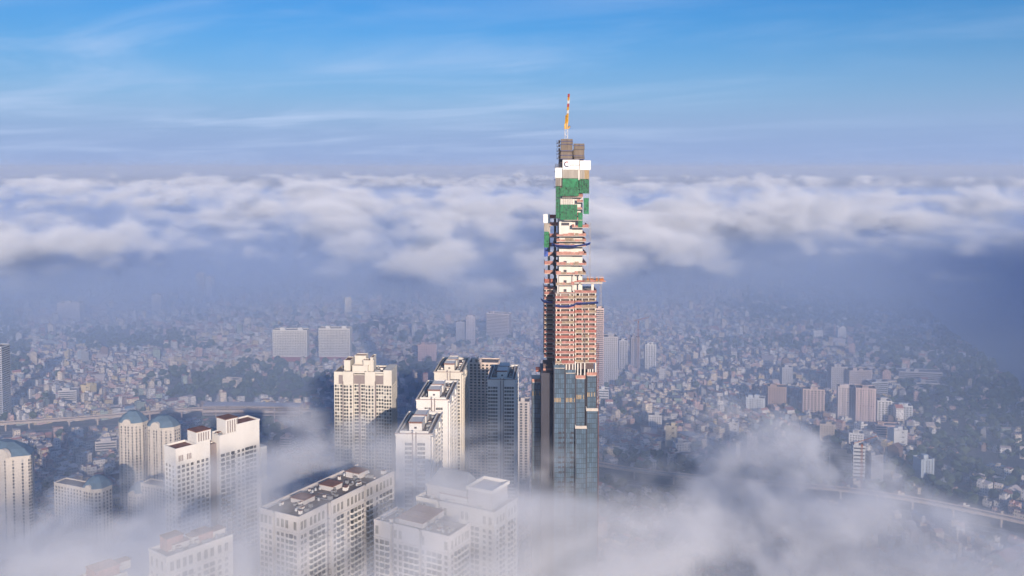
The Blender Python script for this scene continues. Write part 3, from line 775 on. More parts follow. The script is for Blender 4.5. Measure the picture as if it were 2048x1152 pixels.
white_slab('white slab tower in the middle of the stepped row of three', -80.2, 763, w3, 26.5, 68, 185, 12, whitep)
white_slab('cream slab tower at the far end of the stepped row', -74, 867, w3, 26, 66, 185, 13, cream, win_cols=((.62, .69), (.76, .83, .90), ))
white_slab('slab tower in blue shade between the stepped row and the tallest tower', -22.5, 836, w3, 25, 62, 185, 14, whitep, group='white slab towers in a row', win_cols=((.06, .15, .24, .33), (.66, .75, .84, .93)))

# cream tower with taupe stripes (left of the row)
def striped_tower():
    w, d, zt, fh = 56, 30, 185, 3.27
    root = thing('apartment_tower', 'broad cream tower with taupe bands along its top and a stepped roof', 'apartment tower', (-170, 868, 0), R(-4))
    b = MB()
    b.box(0, 9, 2.0, d, 0, zt - 1, cream).box(9, 19, 0, d, 0, zt, cream).box(19, 30, 3.0, d - 2, 0, zt - 2, cream).box(30, 40, .8, d, 0, zt, cream).box(40, 48, 2.4, d, 0, zt - 1, cream).box(48, w, .4, d - 3, 0, zt + 3, cream)
    b.build('wall', root)
    for x0, x1, y in ((4.5, 9, 1.9), (19, 30, 2.9), (40, 48, 2.3)):
        MB().box(x0, x1, y - .12, y - .01, zt - 11, zt - 2.5, taupe).build('taupe_band', root)
    MB().box(23.5, 25.3, 2.3, 2.99, 0, zt - 3, taupe).box(8.7, 9.6, -.3, 1.9, 0, zt - 8, taupe).box(39.6, 40.6, .3, 2.2, 0, zt - 8, taupe).build('pilaster', root)
    c = MB(); parapet(c, 9, 30, .1, d - 2, zt, 1.3, .5, cream); parapet(c, 30.2, 48, .9, d - .2, zt, 1.2, .5, cream); parapet(c, 0, 8.8, 2.1, d - .2, zt - 1, 1.6, .5, cream); c.box(.6, 48, 5, d - 3, zt + .005, zt + .15, roof_d); c.build('parapet', root)
    for x0, x1, y0, y1, h in ((8, 14, 9, 26, 9.5), (17, 32, 5, 12, 5.5), (27, 37, 8, 16, 10), (17, 28, 15, 25, 13), (34, 36.5, 7, 22, 13)):
        p = MB().box(x0, x1, y0, y1, zt + .15, zt + h, cream).build('stair_house', root)
        q = MB(); parapet(q, x0 - .3, x1 + .3, y0 - .3, y1 + .3, zt + h, .8, .4, cream); q.box(x0 + .2, x1 - .2, y0 + .2, y1 - .2, zt + h + .01, zt + h + .1, roof_r); q.build('parapet', p)
    roof_gear(root, 37, 46, 5, 24, zt + .2, 9, 21); roof_gear(root, 1, 7, 5, 25, zt - .9, 4, 22)
    wp = win_proto(1.75, 2.15, cream, winglass, mull=False); spots = []
    yf = lambda c: 2.0 if c < 9 else 0 if c < 19 else 3.0 if c < 30 else .8 if c < 40 else 2.4 if c < 48 else .4
    for k in range(52):
        z = zt - 13 - fh * k
        if z < 3: break
        for c in (1.6, 3.9, 6.9, 10.8, 13.2, 16.6, 20.4, 22.4, 26.9, 29, 31.6, 34.4, 37.4, 41.6, 44, 46.6, 49.6, 52, 54.6):
            spots.append((c, yf(c), z, 0, 1, 1))
        for c in (4, 9, 14, 19, 24): spots.append((w, c, z, math.pi / 2, 1, 1))
        for c in (4, 9, 14, 19, 24): spots.append((0, d - c, z, -math.pi / 2, 1, 1))
        for c in even(2, 46, 12): spots.append((c, d, z, math.pi, 1, 1))
    place_parts(root, 'window', 'windows', wp, vis_first(spots), share=.2, other=alts(1.7, 2.0, cream if root['label'].find('cream') >= 0 else whitep))
    lg = MB(); lg.box(0, 1, -.35, 0, -.06, .06, cream)      # thin ledges between storeys
    led = [(a, yf(a + 1), zt - 11.3 - fh * k, 0, ww, 1) for k in range(50) for a, ww in ((0, 8.7), (9.6, 9.4), (30, 9.6), (48, 8)) if zt - 11.3 - fh * k > 2]
    place_parts(root, 'ledge', 'ledges', lg, led, 40)
striped_tower()

def modern_slab(label, X, Y, yaw, w, d, zt, seed, front_cols, right_cols, bal_front, bal_right, recess_right, recess_front, roof=roof_d, floors=45, wall=whitep, name='apartment_tower', group=None, crown=True, dark=greyw):
    """slab with a tall glazed crown storey, dark recesses and white balcony fronts; corner nearest the camera at local (w, 0)"""
    fh = 3.3
    root = thing(name, label, 'apartment tower', (X, Y, 0), yaw, group)
    # wall in stretches so that the recesses are real
    b = MB(); ys = [0]
    for a, c in recess_right: ys += [a, c]
    ys.append(d)
    xs = [0]
    for a, c in recess_front: xs += [a, c]
    xs.append(w)
    fy = 2.2 if recess_front else 0
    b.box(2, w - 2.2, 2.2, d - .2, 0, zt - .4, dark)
    for i in range(0, len(ys), 2): b.box(w - 2.2 + .001, w, max(ys[i], 2.201), ys[i + 1], 0, zt, wall)
    for i in range(0, len(xs), 2): b.box(xs[i], xs[i + 1], 0, 2.2, 0, zt, wall)
    b.box(0, 1.999, 2.201, d, 0, zt, wall)
    b.build('wall', root)
    c = MB()
    for i in range(0, len(ys), 2): c.box(w + .02, w + .45, ys[i], ys[i + 1], zt - 8.6, zt - 8.1, wall).box(w - .3, w + .25, ys[i], ys[i + 1], zt, zt + 1.4, wall)
    for i in range(0, len(xs), 2): c.box(xs[i], xs[i + 1], -.45, -.02, zt - 8.6, zt - 8.1, wall).box(xs[i], xs[i + 1] - .31, -.25, .3, zt, zt + 1.4, wall)
    c.box(0, .4, .4, d, zt, zt + 1.4, wall); c.box(2.5, w - 2.5, 2.6, d - 1, zt - .39, zt + .1, roof); c.build('parapet', root)
    roof_gear(root, 3, w - 3, 3, d - 3, zt + .1, int(w * d / 38), seed)
    pr = random.Random(seed + 5)
    for k in range(7):
        q = MB(); a = pr.uniform(3, w * .5); c2_ = pr.uniform(3, d - 8); zz2 = zt + .5
        if k % 2: q.beam((a, c2_, zz2), (a + pr.uniform(5, w * .45), c2_, zz2), .16, metal_v)
        else: q.beam((a, c2_, zz2), (a, min(d - 2, c2_ + pr.uniform(4, 12)), zz2), .16, roof_r)
        q.build('pipe', root)
    for k in range(2): q = MB(); a, c2_ = pr.uniform(4, w - 4), pr.uniform(4, d - 4); q.beam((a, c2_, zt), (a, c2_, zt + pr.uniform(4, 7)), .09, steel_d); q.build('antenna', root)
    r = random.Random(seed)
    for k in range(3):
        y = d * (.2 + .28 * k); q = MB(); hh = r.uniform(2.6, 5); q.box(w * .25, w * .6, y, y + 9, zt + .1, zt + hh, wall).box(w * .25 - .3, w * .6 + .3, y - .3, y + 9.3, zt + hh, zt + hh + .35, roof_r); q.build('stair_house', root)
    WALL_ = wall; wp = win_proto(1.9, 2.0, wall, winglass); big = win_proto(2.0, 4.6, wall, curtain)
    bp = balcony_proto(2.9, 2.5, whitep, winglass, whitep)
    inr = lambda v, rr: any(a - .5 < v < c_ + .5 for a, c_ in rr)
    ws = face_spots(0, w, d, [q for q in front_cols if not inr(q, recess_front)], zt - 9, fh, floors) + face_spots(1, w, d, [q for q in right_cols if not inr(q, recess_right)], zt - 9, fh, floors)
    bs = face_spots(0, w, d, bal_front, zt - 9, fh, floors) + face_spots(1, w, d, bal_right, zt - 9, fh, floors)
    ws += face_spots(3, w, d, even(3, d - 3, int(d / 5)), zt - 9, fh, floors)
    place_parts(root, 'window', 'windows', wp, vis_first(ws), share=.22, other=alts(1.9, 2.0, WALL_))
    place_parts(root, 'balcony', 'balconies', bp, vis_first(bs), other=[balcony_proto(2.9, 2.5, whitep, bluecur, whitep), balcony_proto(2.9, 2.5, whitep, curtain, whitep), balcony_proto(2.9, 2.5, whitep, winglass, greyw)], share=.45)
    if crown:
        cs = [(q, 0, zt - 4.3, 0, 1, 1) for q in front_cols if not inr(q, recess_front)] + [(w, q, zt - 4.3, math.pi / 2, 1, 1) for q in right_cols + bal_right if not inr(q, recess_right)]
        place_parts(root, 'crown_window', 'crown_windows', big, cs)
    for a, c_ in recess_right:    # floors seen inside the recess
        s = [(w - 2.2, (a + c_) / 2, zt - 9 - fh * k, math.pi / 2, 1, 1) for k in range(floors)]
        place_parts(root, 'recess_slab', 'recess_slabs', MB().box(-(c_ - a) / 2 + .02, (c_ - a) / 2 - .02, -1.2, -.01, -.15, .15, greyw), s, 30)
    return root
yw = R(-29)
# unit vectors of the rotated blocks; a block is placed by its near corner (local w, 0)
def corner(cx, cy, yaw, w): return cx - w * math.cos(yaw), cy - w * math.sin(yaw)
x_, y_ = corner(-117, 496, yw + 0, 29)
modern_slab('long pale slab tower in the foreground fog with dark balcony bands and rooftop units', x_, y_, yw, 29, 88, 187.5, 31,
            [2, 5, 8.2, 14, 17.2, 20.5, 26.5], [2.5, 5.2, 30, 42.4, 56, 70], [23.5], [10, 13.4, 16.8, 20.2, 33.4, 36.8, 46, 49.4, 52.8, 61, 64.4, 74, 77.4, 80.8, 84.2], [(23.5, 27.5), (57.5, 60)], [(10, 12)], roof=roof_d, dark=greyw, wall=lgrey)
x_, y_ = corner(-33.6, 483, yw, 50)
modern_slab('grey and white slab tower at the bottom centre with a dark recess and planted roof', x_, y_, yw, 50, 22, 182, 32,
            [2, 14.5, 18, 33, 48], [3, 19], [5.5, 9, 22, 25.4, 28.8, 37, 40.4, 43.8], [6.5, 10, 13.4, 16.6], [], [(11, 13.5), (30.5, 32.5)], roof=roof_d, wall=lgrey)
x_, y_ = corner(-10, 522, yw, 55)
e_t = modern_slab('tall white tower half lost in fog left of the tallest tower base', x_, y_, yw, 55, 27, 180, 33,
            [3, 6, 18, 21, 33, 36, 48, 52], [3, 24], [9.5, 13, 24.5, 28, 39.5, 43], [7, 10.4, 17, 20.4], [(12.5, 14.5)], [(15.5, 17)], roof=roof_d)
b = MB(); b.box(34, 50, 5, 24, 180.2, 190, lgrey); parapet(b, 33, 51, 4, 25, 190, 2.0, .5, whitep); b.build('penthouse', e_t)
b = MB(); b.prism([(4, 6), (32, 6), (32, 24), (4, 24)], 187.2, 196, metal_v, top=[(8, 15), (28, 15), (28, 15.4), (8, 15.4)]); parapet(b, 3.4, 32.6, 5.4, 24.6, 186.5, 1.6, .5, lgrey); b.box(4, 32, 6, 24, 180.2, 187.19, lgrey); b.build('pitched_crown', e_t)
yb = R(-40)
def pair_tower():
    """tall white double tower with red-brown roofs, left of the centre"""
    root = thing('apartment_tower', 'white double tower with red-brown roof decks and a shaded gap down its middle', 'apartment tower', (*corner(-233, 629, yb, 15), 0), yb)
    w, d, fh, zt = 15, 68, 3.25, 184
    b = MB(); b.box(0, w, 0, 16, 0, zt, whitep).box(3, w - .6, 16, 27, 0, zt + 1, whitep).box(2, w - 3.5, 27, 34, 0, zt - 3, taupe).box(2, w + .5, 34, 48, 0, zt + 2, whitep).box(0, w, 48, d, 0, zt + 7, whitep).box(2, w + 2, d, d + 5, 0, zt - 13, whitep)  # middle gap in dark taupe: its shade is put into the colour
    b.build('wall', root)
    c = MB(); parapet(c, -.3, w + .3, -.3, 16, zt, 1.5, .5, whitep); c.box(.4, w - .4, .4, 15.4, zt + .01, zt + .15, roof_r)
    parapet(c, -.3, w + .3, 48, d + .3, zt + 7, 1.3, .5, whitep); c.box(.4, w - .4, 48.6, d - .3, zt + 7.01, zt + 7.15, roof_r); parapet(c, 2, w + .6, 34.2, 47.8, zt + 2, 1.2, .4, whitep); c.build('parapet', root)
    for y0, y1, z0, h in ((16.5, 28, zt + 1, 8), (40, 50, zt + 2, 11)):
        p = MB().box(2.5, w - .8, y0, y1, z0, z0 + h, whitep).build('crown_block', root)
        MB().box(2.2, w - .5, y0 - .3, y1 + .3, z0 + h, z0 + h + .5, roof_r).build('roof', p)
        for k in range(5): MB().box(w - .8 + .01, w - .6, y0 + 1.4 + k * 1.9, y0 + 2.2 + k * 1.9, z0 + 1.2, z0 + h - 1, taupe).build('slot_opening', p)
    roof_gear(root, 3, 13, 35, 40, zt + 2, 6, 41); roof_gear(root, 4, 12, 28, 34, zt - 3, 3, 43)
    WALL_ = whitep; wp = win_proto(2.0, 2.0, whitep, winglass); bp = balcony_proto(3.4, 2.4, whitep, winglass, whitep)
    ws = []; bs = []
    for k in range(48):
        z = zt - 12 - fh * k
        if z < 3: break
        for y, x in ((2.2, w), (5.6, w), (9, w), (12.4, w), (17.5, w - .6), (21, w - .6), (24.4, w - .6), (50, w), (53.6, w), (64, w)): ws.append((x, y, z, math.pi / 2, 1, 1))
        for x in (3, 7.2, 11.6): ws.append((x, 0, z, 0, 1, 1))
        for y, x in ((36.5, w + .5), (40.6, w + .5), (44.8, w + .5), (57.2, w), (60.8, w)): bs.append((x, y, z, math.pi / 2, 1, 1))
        for y in even(2, 66, 14): ws.append((0 if y < 16 or y > 48 else 2, y, z, -math.pi / 2, 1, 1))
    place_parts(root, 'window', 'windows', wp, vis_first(ws), share=.22, other=alts(1.9, 2.0, WALL_)); place_parts(root, 'balcony', 'balconies', bp, vis_first(bs), other=[balcony_proto(2.9, 2.5, whitep, bluecur, whitep), balcony_proto(2.9, 2.5, whitep, curtain, whitep), balcony_proto(2.9, 2.5, whitep, winglass, greyw)], share=.45)
    roots = MB()
    for k in range(3): roots.box(w + .01, w + .16, 2.2 + k * 1.3, 2.9 + k * 1.3, zt - 8, zt - 4, taupe)
    for k in range(3): roots.box(w + .01, w + .16, 8.5 + k * 1.3, 9.2 + k * 1.3, zt - 8, zt - 4, taupe)
    roots.build('crown_slots', root)
pair_tower()
# roof of a nearer tower, cut by the bottom edge of the picture
x_, y_ = corner(-173, 452, yb, 17)
lt = modern_slab('white tower top at the bottom left with pink rooftop cabins and metal ducts', x_, y_, yb, 17, 38, 184, 51, [3, 8, 13], [3, 6.4, 18, 30, 34], [], [10, 13.4, 22, 25.6], [], [], floors=12)
for x0, x1, y0, y1, h in ((2, 9, 5, 14, 6.5), (3, 11, 22, 30, 4)):
    p = MB().box(x0, x1, y0, y1, 184.1, 184.1 + h, pinks[1]).build('rooftop_cabin', lt); MB().box(x0 - .3, x1 + .3, y0 - .3, y1 + .3, 184.1 + h, 184.5 + h, roof_r).build('roof', p)
for k in range(4): MB().box(13, 14.2, 6 + k * 8, 11 + k * 8, 184.12, 185.6, metal_v).build('duct', lt)
x_, y_ = corner(-205, 440, yb, 14)
l2 = modern_slab('low pink-roofed tower top at the very bottom left', x_, y_, yb, 14, 18, 176, 52, [3, 8], [4, 9, 14], [], [], [], [], floors=8)
b = MB(); b.box(2, 12, 3, 15, 176.1, 181, pinks[0]); b.box(1.6, 12.4, 2.6, 15.4, 181, 181.5, pinks[1]); b.build('rooftop_cabin', l2)

# cream estate with blue domed roofs
def dome_tower(label, px, py_wall, Y, wpx, hgt_dome, yaw, seed, gable=True, wing=None, d=22, keep=100, group='cream towers with blue domed roofs', name='apartment_tower', two=False):
    X, zt = at_depth(px, py_wall, Y); w = wpx * Y / F_PX / math.cos(yaw) * .9
    root = thing(name, label, 'apartment tower', (X, Y, 0), yaw, group); fh = 3.2
    ch = w * .22
    b = MB()
    foot = [(ch, 0), (w - ch, 0), (w, ch), (w, d - ch), (w - ch, d), (ch, d), (0, d - ch), (0, ch)]
    b.prism(foot, 0, zt, beige); b.build('wall', root)
    r = MB(); cxm, cym = w / 2, d / 2
    grow = [((x - cxm) * 1.03 + cxm, (y - cym) * 1.03 + cym) for x, y in foot]
    mid = [((x - cxm) * .72 + cxm, (y - cym) * .72 + cym) for x, y in foot]; tip = [((x - cxm) * .30 + cxm, (y - cym) * .30 + cym) for x, y in foot]
    r.prism(grow, zt + .02, zt + .7, beige); rf = r.build('cornice', root)
    r = MB(); r.prism(grow, zt + .71, zt + .7 + hgt_dome * .55, roof_b, top=mid); r.prism(mid, zt + .7 + hgt_dome * .55 + .01, zt + .7 + hgt_dome, roof_b, top=tip); r.build('roof', root)
    if gable:    # rounded gable over the front bay
        for gx in ((w / 2,) if not two else (w * .3, w * .7)):
            g = MB(); n = 8; rr = w * .17 if not two else w * .13
            arc = [(gx + rr * math.cos(math.pi * k / n), zt + rr * .95 * math.sin(math.pi * k / n)) for k in range(n + 1)]
            v = [(x, -.5, z) for x, z in arc] + [(x, 3.5, z) for x, z in arc]
            g.raw(v, [tuple(range(n, -1, -1)), tuple(range(n + 1, 2 * n + 2))] + [(k, k + 1, n + 2 + k, n + 1 + k) for k in range(n)] + [(n, 0, n + 1, 2 * n + 1)], beige); g.build('gable', root)
    pil = [(x, 0, 0, 0, 1, 1) for x in (ch, w * .38, w * .62, w - ch)]
    for x in (ch + .3, w * .5 - w * .13, w * .5 + w * .13, w - ch - .3): MB().box(x - .25, x + .25, -.4, -.01, 0, zt, beige).build('pilaster', root)
    wp = win_proto(1.6, 2.0, beige, winglass, mull=False); ws = []
    for k in range(40):
        z = zt - 4 - fh * k
        if z < 3: break
        for x in (ch + 1.8, w * .5 - 1.8 if w > 18 else w * .5, w * .5 + 1.8 if w > 18 else w * .5 + .01, w - ch - 1.8): ws.append((x, 0, z, 0, 1, 1))
        a = math.pi / 4
        for t in (.3, .7):
            ws.append((w - ch + ch * t, ch * t, z, a, 1, 1)); ws.append((ch * (1 - t), ch * t, z, -a, 1, 1))
        for y in (ch + 2, d / 2, d - ch - 2): ws.append((w, y, z, math.pi / 2, 1, 1)); ws.append((0, y, z, -math.pi / 2, 1, 1))
    place_parts(root, 'window', 'windows', wp, vis_first(ws), keep, share=.2, other=alts(1.6, 2.0, beige))
    if wing:
        wx0, wx1, wz, wd = wing
        q = MB().box(wx0, wx1, 4, 4 + wd, 0, wz, beige).build('wing', root)
        c = MB(); parapet(c, wx0 - .2, wx1 + .2, 3.8, 4.2 + wd, wz, 1.1, .4, beige); c.box(wx0 + .3, wx1 - .3, 4.3, 3.7 + wd, wz + .01, wz + .1, roof_d); c.build('parapet', q)
        n = max(2, int((wx1 - wx0) / 4)); s = [(x, 4, wz - 3 - fh * k, 0, 1, 1) for k in range(int(wz / fh) - 1) for x in even(wx0 + 1, wx1 - 1, n)]
        place_parts(root, 'wing_window', 'wing_windows', wp, s, 60)
    return root
dome_tower('cream tower with blue dome, left one of the adjoining pair beyond the rail viaduct bend', 229, 846, 1010, 60, 11, R(-12), 61, d=24)
dome_tower('cream tower with blue dome, right one of the adjoining pair behind the white double tower', 284, 852, 990, 70, 10, R(-22), 62, d=26)
dome_tower('broad cream tower with blue roof and rounded gable at the left picture edge', -55, 902, 900, 132, 10, R(-26), 63, d=30, two=True)
dome_tower('short cream tower with blue dome at the end of a sloping wing', 158, 975, 850, 52, 9, R(-24), 64, wing=(-38, 0, 78, 14))
dome_tower('low cream corner tower with blue dome and a wing towards the white double tower', 250, 985, 905, 40, 8, R(-24), 65, wing=(17, 50, 66, 14))
dome_tower('pale blue-roofed hall sunk in fog below the cream towers', 118, 1078, 800, 46, 4, R(-20), 66, gable=False, keep=30)

# two far white slabs side by side on brick-red bases
def twin(px0, px1, yt, label):
    Y = 1780; X0, zt = at_depth(px0, yt, Y); X1, _ = at_depth(px1, yt, Y); w = X1 - X0; d = 20
    root = thing('apartment_block', label, 'apartment block', (X0, Y, 0), R(-2), 'far white blocks on brick-red bases')
    MB().box(0, w, 0, d, 11.5, zt, cream).build('wall', root)
    MB().box(-1.5, w + 1.5, -2, d + 2, 0, 11.49, mat('brick_red_base', (0.30, 0.085, 0.07))).build('base', root)
    c = MB(); parapet(c, -.3, w + .3, -.3, d + .3, zt, 1.5, .5, cream); c.box(.4, w - .4, .4, d - .4, zt + .01, zt + .1, roof_d); c.build('roof', root)
    for x in (w * .2, w * .72): MB().box(x, x + 9, 5, 13, zt + .1, zt + 5, whitep).build('stair_house', root)
    wp = MB().box(-.85, .85, -.06, .0, -.8, .8, winglass).box(-1.0, 1.0, -.35, -.001, -1.0, -.85, cream)
    nf = int((zt - 13) / 3.2)
    place_parts(root, 'window', 'windows', wp, [(x, 0, zt - 2.6 - 3.2 * k, 0, 1, 1) for k in range(nf) for x in even(1, w - 1, 20)] + [(w, y, zt - 2.6 - 3.2 * k, math.pi / 2, 1, 1) for k in range(nf) for y in (4, 10, 16)], 100)
twin(545, 614, 661, 'left one of two far white blocks on brick-red bases')
twin(637, 700, 658, 'right one of two far white blocks on brick-red bases')

# ---------------------------------------------------------------- middle-sized blocks, one by one
def block(label, px0, px1, yt, yb, style, col, yaw=0.0, d=18, name='apartment_block', cat='apartment block', roofm=None, fh=3.3, group=None, zoff=0.0):
    X, Y = at_height((px0 + px1) / 2, yb, 0.0)
    s = F_PX / Y; w = (px1 - px0) / s; zt = at_depth(px0, yt, Y)[1]
    root = thing(name, label, cat, (X - w / 2 * math.cos(yaw), Y - w / 2 * math.sin(yaw), 0), yaw, group)
    wall = mat('paint_%03d_%03d_%03d' % tuple(int(c * 100) for c in col), col, var=0.15, scale=0.1, streak=True)
    MB().box(0, w, 0, d, 0, zt, wall).build('wall', root)
    c = MB(); parapet(c, -.3, w + .3, -.3, d + .3, zt, 1.2, .5, wall); c.box(.3, w - .3, .3, d - .3, zt + .01, zt + .12, roofm or roof_d); c.build('roof', root)
    r = random.Random(int(px0 * 7 + yt)); 
    for k in range(1 if w < 18 else 2):
        a = r.uniform(.1, .55) * w; MB().box(a, a + min(7, w * .35), 4, 10, zt + .12, zt + r.uniform(3, 5), wall).build('stair_house', root)
    nf = max(1, int((zt - 2) / fh)); nc = max(2, int(w / 3.6)); ns = max(2, int(d / 4.5))
    wp = win_proto(1.6, 1.7, wall, winglass, mull=False) if style != 'bands' else None
    rows = [zt - 2.2 - fh * k for k in range(nf)]
    if style == 'grid':
        place_parts(root, 'window', 'windows', wp, [(x, 0, z, 0, 1, 1) for z in rows for x in even(.8, w - .8, nc)] + [(xx, y, z, rr, 1, 1) for z in rows for y in even(1, d - 1, ns) for xx, rr in ((w, math.pi / 2), (0, -math.pi / 2))], 24)
    elif style == 'balcony':
        bp = balcony_proto(2.8, 2.3, wall, winglass, wall)
        place_parts(root, 'balcony', 'balconies', bp, [(x, 0, z, 0, 1, 1) for z in rows for x in even(.6, w - .6, max(2, int(w / 4.6)))], 24)
        place_parts(root, 'window', 'windows', wp, [(xx, y, z, rr, 1, 1) for z in rows for y in even(1, d - 1, ns) for xx, rr in ((w, math.pi / 2), (0, -math.pi / 2))], 12)
    elif style == 'bands':
        bp = MB().box(-.5, .5, -.08, .0, -.8, .8, winglass).box(-.5, .5, -.5, -.001, -1.25, -.9, wall)
        place_parts(root, 'window_band', 'window_bands', bp, [(w / 2, 0, z, 0, w - 1.2, 1) for z in rows] + [(w, d / 2, z, math.pi / 2, d - 1.5, 1) for z in rows] + [(0, d / 2, z, -math.pi / 2, d - 1.5, 1) for z in rows], 60)
    elif style == 'piers':
        pp = MB().box(-.35, .35, -.9, .0, 0, zt + 1.5, wall)
        place_parts(root, 'pier', 'piers', pp, [(x, 0, 0, 0, 1, 1) for x in even(-.5, w + .5, max(3, int(w / 5)))], 30)
        place_parts(root, 'window', 'windows', wp, [(x, 0, z, 0, 1, 1) for z in rows for x in even(.8, w - .8, nc)] + [(w, y, z, math.pi / 2, 1, 1) for z in rows for y in even(1, d - 1, ns)], 24)
    elif style == 'blank':
        place_parts(root, 'window', 'windows', wp, [(w * .62 + 1.6 * q, 0, z, 0, 1, 1) for z in rows[::2] for q in (0, 1)], 24)
    return root
W_, PK, CR, GY, BR, TN = (0.72, 0.70, 0.68), (0.58, 0.42, 0.36), (0.70, 0.60, 0.42), (0.36, 0.37, 0.39), (0.33, 0.22, 0.18), (0.52, 0.44, 0.36)
block('pinkish block with rows of balconies behind the cream end of the stepped row', 937, 996, 727, 1012, 'balcony', (0.68, 0.56, 0.48), R(-6), 24)
block('small white block of balconies beside the left glass shaft of the tallest tower', 1036, 1058, 805, 968, 'balcony', (0.52, 0.48, 0.46), R(-5), 20)
block('low pink house-like block behind the shaded slab tower', 940, 972, 828, 902, 'grid', PK, R(4), 16)
block('pink tall block rising behind the tallest tower at its right side', 1190, 1207, 618, 790, 'bands', (0.66, 0.50, 0.46), 0, 20)
block('hazy grey tower close to the right side of the tallest tower', 1202, 1236, 675, 772, 'grid', (0.46, 0.44, 0.46), R(6), 26)
block('pale narrow tower with balcony stripes in haze right of the hazy grey tower', 1238, 1255, 682, 742, 'balcony', (0.55, 0.52, 0.52), 0, 20)
block('hazy brown tower half hidden between two pale towers', 1262, 1280, 676, 742, 'grid', (0.34, 0.30, 0.32), 0, 22)
block('white narrow tower with dark window columns in the middle distance', 1290, 1312, 690, 742, 'balcony', W_, 0, 16)
block('low white building with stacked flat roofs right of the glass shafts', 1196, 1217, 780, 812, 'bands', W_, R(-8), 14, fh=4)
block('bright cream blank-walled block with a few windows above the fog', 1331, 1353, 853, 894, 'blank', CR, R(-14), 12)
block('white block with shallow balconies above the right-hand fog', 1297, 1323, 832, 862, 'grid', W_, R(-10), 14)
block('white low building with wide windows beside the cream blank-walled block', 1350, 1382, 887, 905, 'grid', W_, R(14), 12)
block('white office building with a dark glass front in the middle of the houses', 1492, 1528, 797, 828, 'piers', (0.62, 0.64, 0.66), R(-20), 16)
block('brown block with a white corner pier near the dense houses', 1536, 1572, 775, 822, 'grid', (0.42, 0.30, 0.24), R(-12), 18)
block('grey narrow tower among houses left of the pink balcony tower', 1564, 1585, 736, 776, 'grid', (0.45, 0.44, 0.46), 0, 16)
block('pink and white tower wrapped in balconies on the right', 1606, 1648, 780, 830, 'balcony', (0.62, 0.48, 0.42), R(-12), 20)
block('tall pinkish tower with strong vertical piers, left half of the big pair', 1676, 1708, 775, 842, 'piers', (0.58, 0.50, 0.48), R(-14), 20)
block('tall pinkish tower with strong vertical piers, right half of the big pair', 1712, 1750, 778, 850, 'piers', (0.60, 0.47, 0.44), R(-14), 22)
block('white stepped block with balconies, left step beside the big pink pair', 1755, 1783, 803, 846, 'balcony', W_, R(-8), 18)
block('white stepped block with balconies, right step beside the big pink pair', 1786, 1824, 813, 848, 'balcony', (0.66, 0.66, 0.66), R(-8), 18)
block('dull grey block behind the big pink pair, left one', 1662, 1694, 735, 786, 'grid', (0.42, 0.40, 0.42), 0, 22)
block('dull pink-grey block behind the big pink pair, right one', 1697, 1745, 742, 790, 'grid', (0.44, 0.38, 0.38), R(6), 22)
block('pale grey block at the edge of the dark trees', 1742, 1777, 765, 797, 'bands', (0.52, 0.52, 0.55), R(10), 18)
block('small white tower at the back of the district, right one of three', 1676, 1692, 656, 683, 'grid', W_, 0, 14)
block('small grey tower at the back of the district, middle one of three', 1648, 1668, 654, 676, 'bands', (0.42, 0.42, 0.45), 0, 14)
block('small white building at the back of the district, left one of three', 1627, 1646, 662, 682, 'grid', W_, 0, 14)
block('narrow grey slab with a white end wall above the fog bank', 1459, 1474, 846, 886, 'blank', (0.60, 0.58, 0.58), R(-24), 14)
block('leaning-roofed pale block close to the fog crest', 1494, 1512, 873, 914, 'grid', (0.60, 0.55, 0.52), R(-24), 14)
block('dark framed glass building below the big pink pair', 1658, 1702, 908, 962, 'bands', (0.10, 0.11, 0.13), R(-20), 20, name='office_building', cat='office building')
block('dark building with bright white floor stripes beside the orange crane mast', 1706, 1729, 893, 966, 'bands', (0.60, 0.60, 0.60), R(-10), 16, name='office_building', cat='office building', fh=4.4)
block('dark slab with one white end wall right of the striped building', 1740, 1768, 912, 968, 'grid', (0.30, 0.30, 0.33), R(16), 18, name='office_building', cat='office building')
block('grey-white block among trees at the lower right', 1786, 1816, 862, 896, 'blank', (0.60, 0.60, 0.60), R(10), 16)
block('blue-grey twin-fronted block at the lower right', 1840, 1870, 920, 962, 'piers', (0.45, 0.50, 0.55), R(12), 16)
block('white L-shaped house block below the stepped white block', 1698, 1726, 868, 900, 'grid', W_, R(-16), 16)
block('tan block with roof terrace below the pink balcony tower', 1640, 1668, 850, 884, 'grid', TN, R(-16), 16)
block('pink low block with long windows right of the tan block', 1752, 1800, 852, 876, 'bands', PK, R(-8), 16)
block('square white building lit by the sun left of the white end-wall slab', 1720, 1736, 850, 870, 'grid', W_, R(20), 14)
block('long grey hall at the edge of the right-hand woods', 1800, 1882, 745, 762, 'bands', (0.48, 0.45, 0.46), R(-10), 26)
block('long pale hall in front of the grey hall by the woods', 1834, 1878, 767, 780, 'bands', (0.58, 0.55, 0.54), R(-10), 20)
block('pale grey block on the left horizon of the city', 115, 160, 606, 645, 'grid', (0.55, 0.50, 0.50), 0, 26)
block('tall thin hazy tower far left of the twin white blocks', 393, 408, 548, 604, 'bands', (0.55, 0.50, 0.50), 0, 24)
block('tall thin hazy tower touching the thin far-left one', 412, 424, 555, 604, 'grid', (0.50, 0.47, 0.50), 0, 24)
block('faint narrow tower in haze below the cloud edge at left', 304, 322, 590, 632, 'grid', (0.50, 0.47, 0.50), 0, 24)
block('slim cream tower standing alone above the central houses', 690, 703, 597, 632, 'blank', CR, R(20), 14)
block('pink hazy block right of the slim cream tower', 738, 762, 602, 622, 'bands', PK, 0, 18)
block('tall grey tower in haze left of the tallest tower, front one', 932, 950, 634, 690, 'grid', (0.50, 0.46, 0.50), 0, 22)
block('grey lower block against the front grey tower in haze', 912, 931, 645, 688, 'grid', (0.38, 0.38, 0.44), 0, 22)
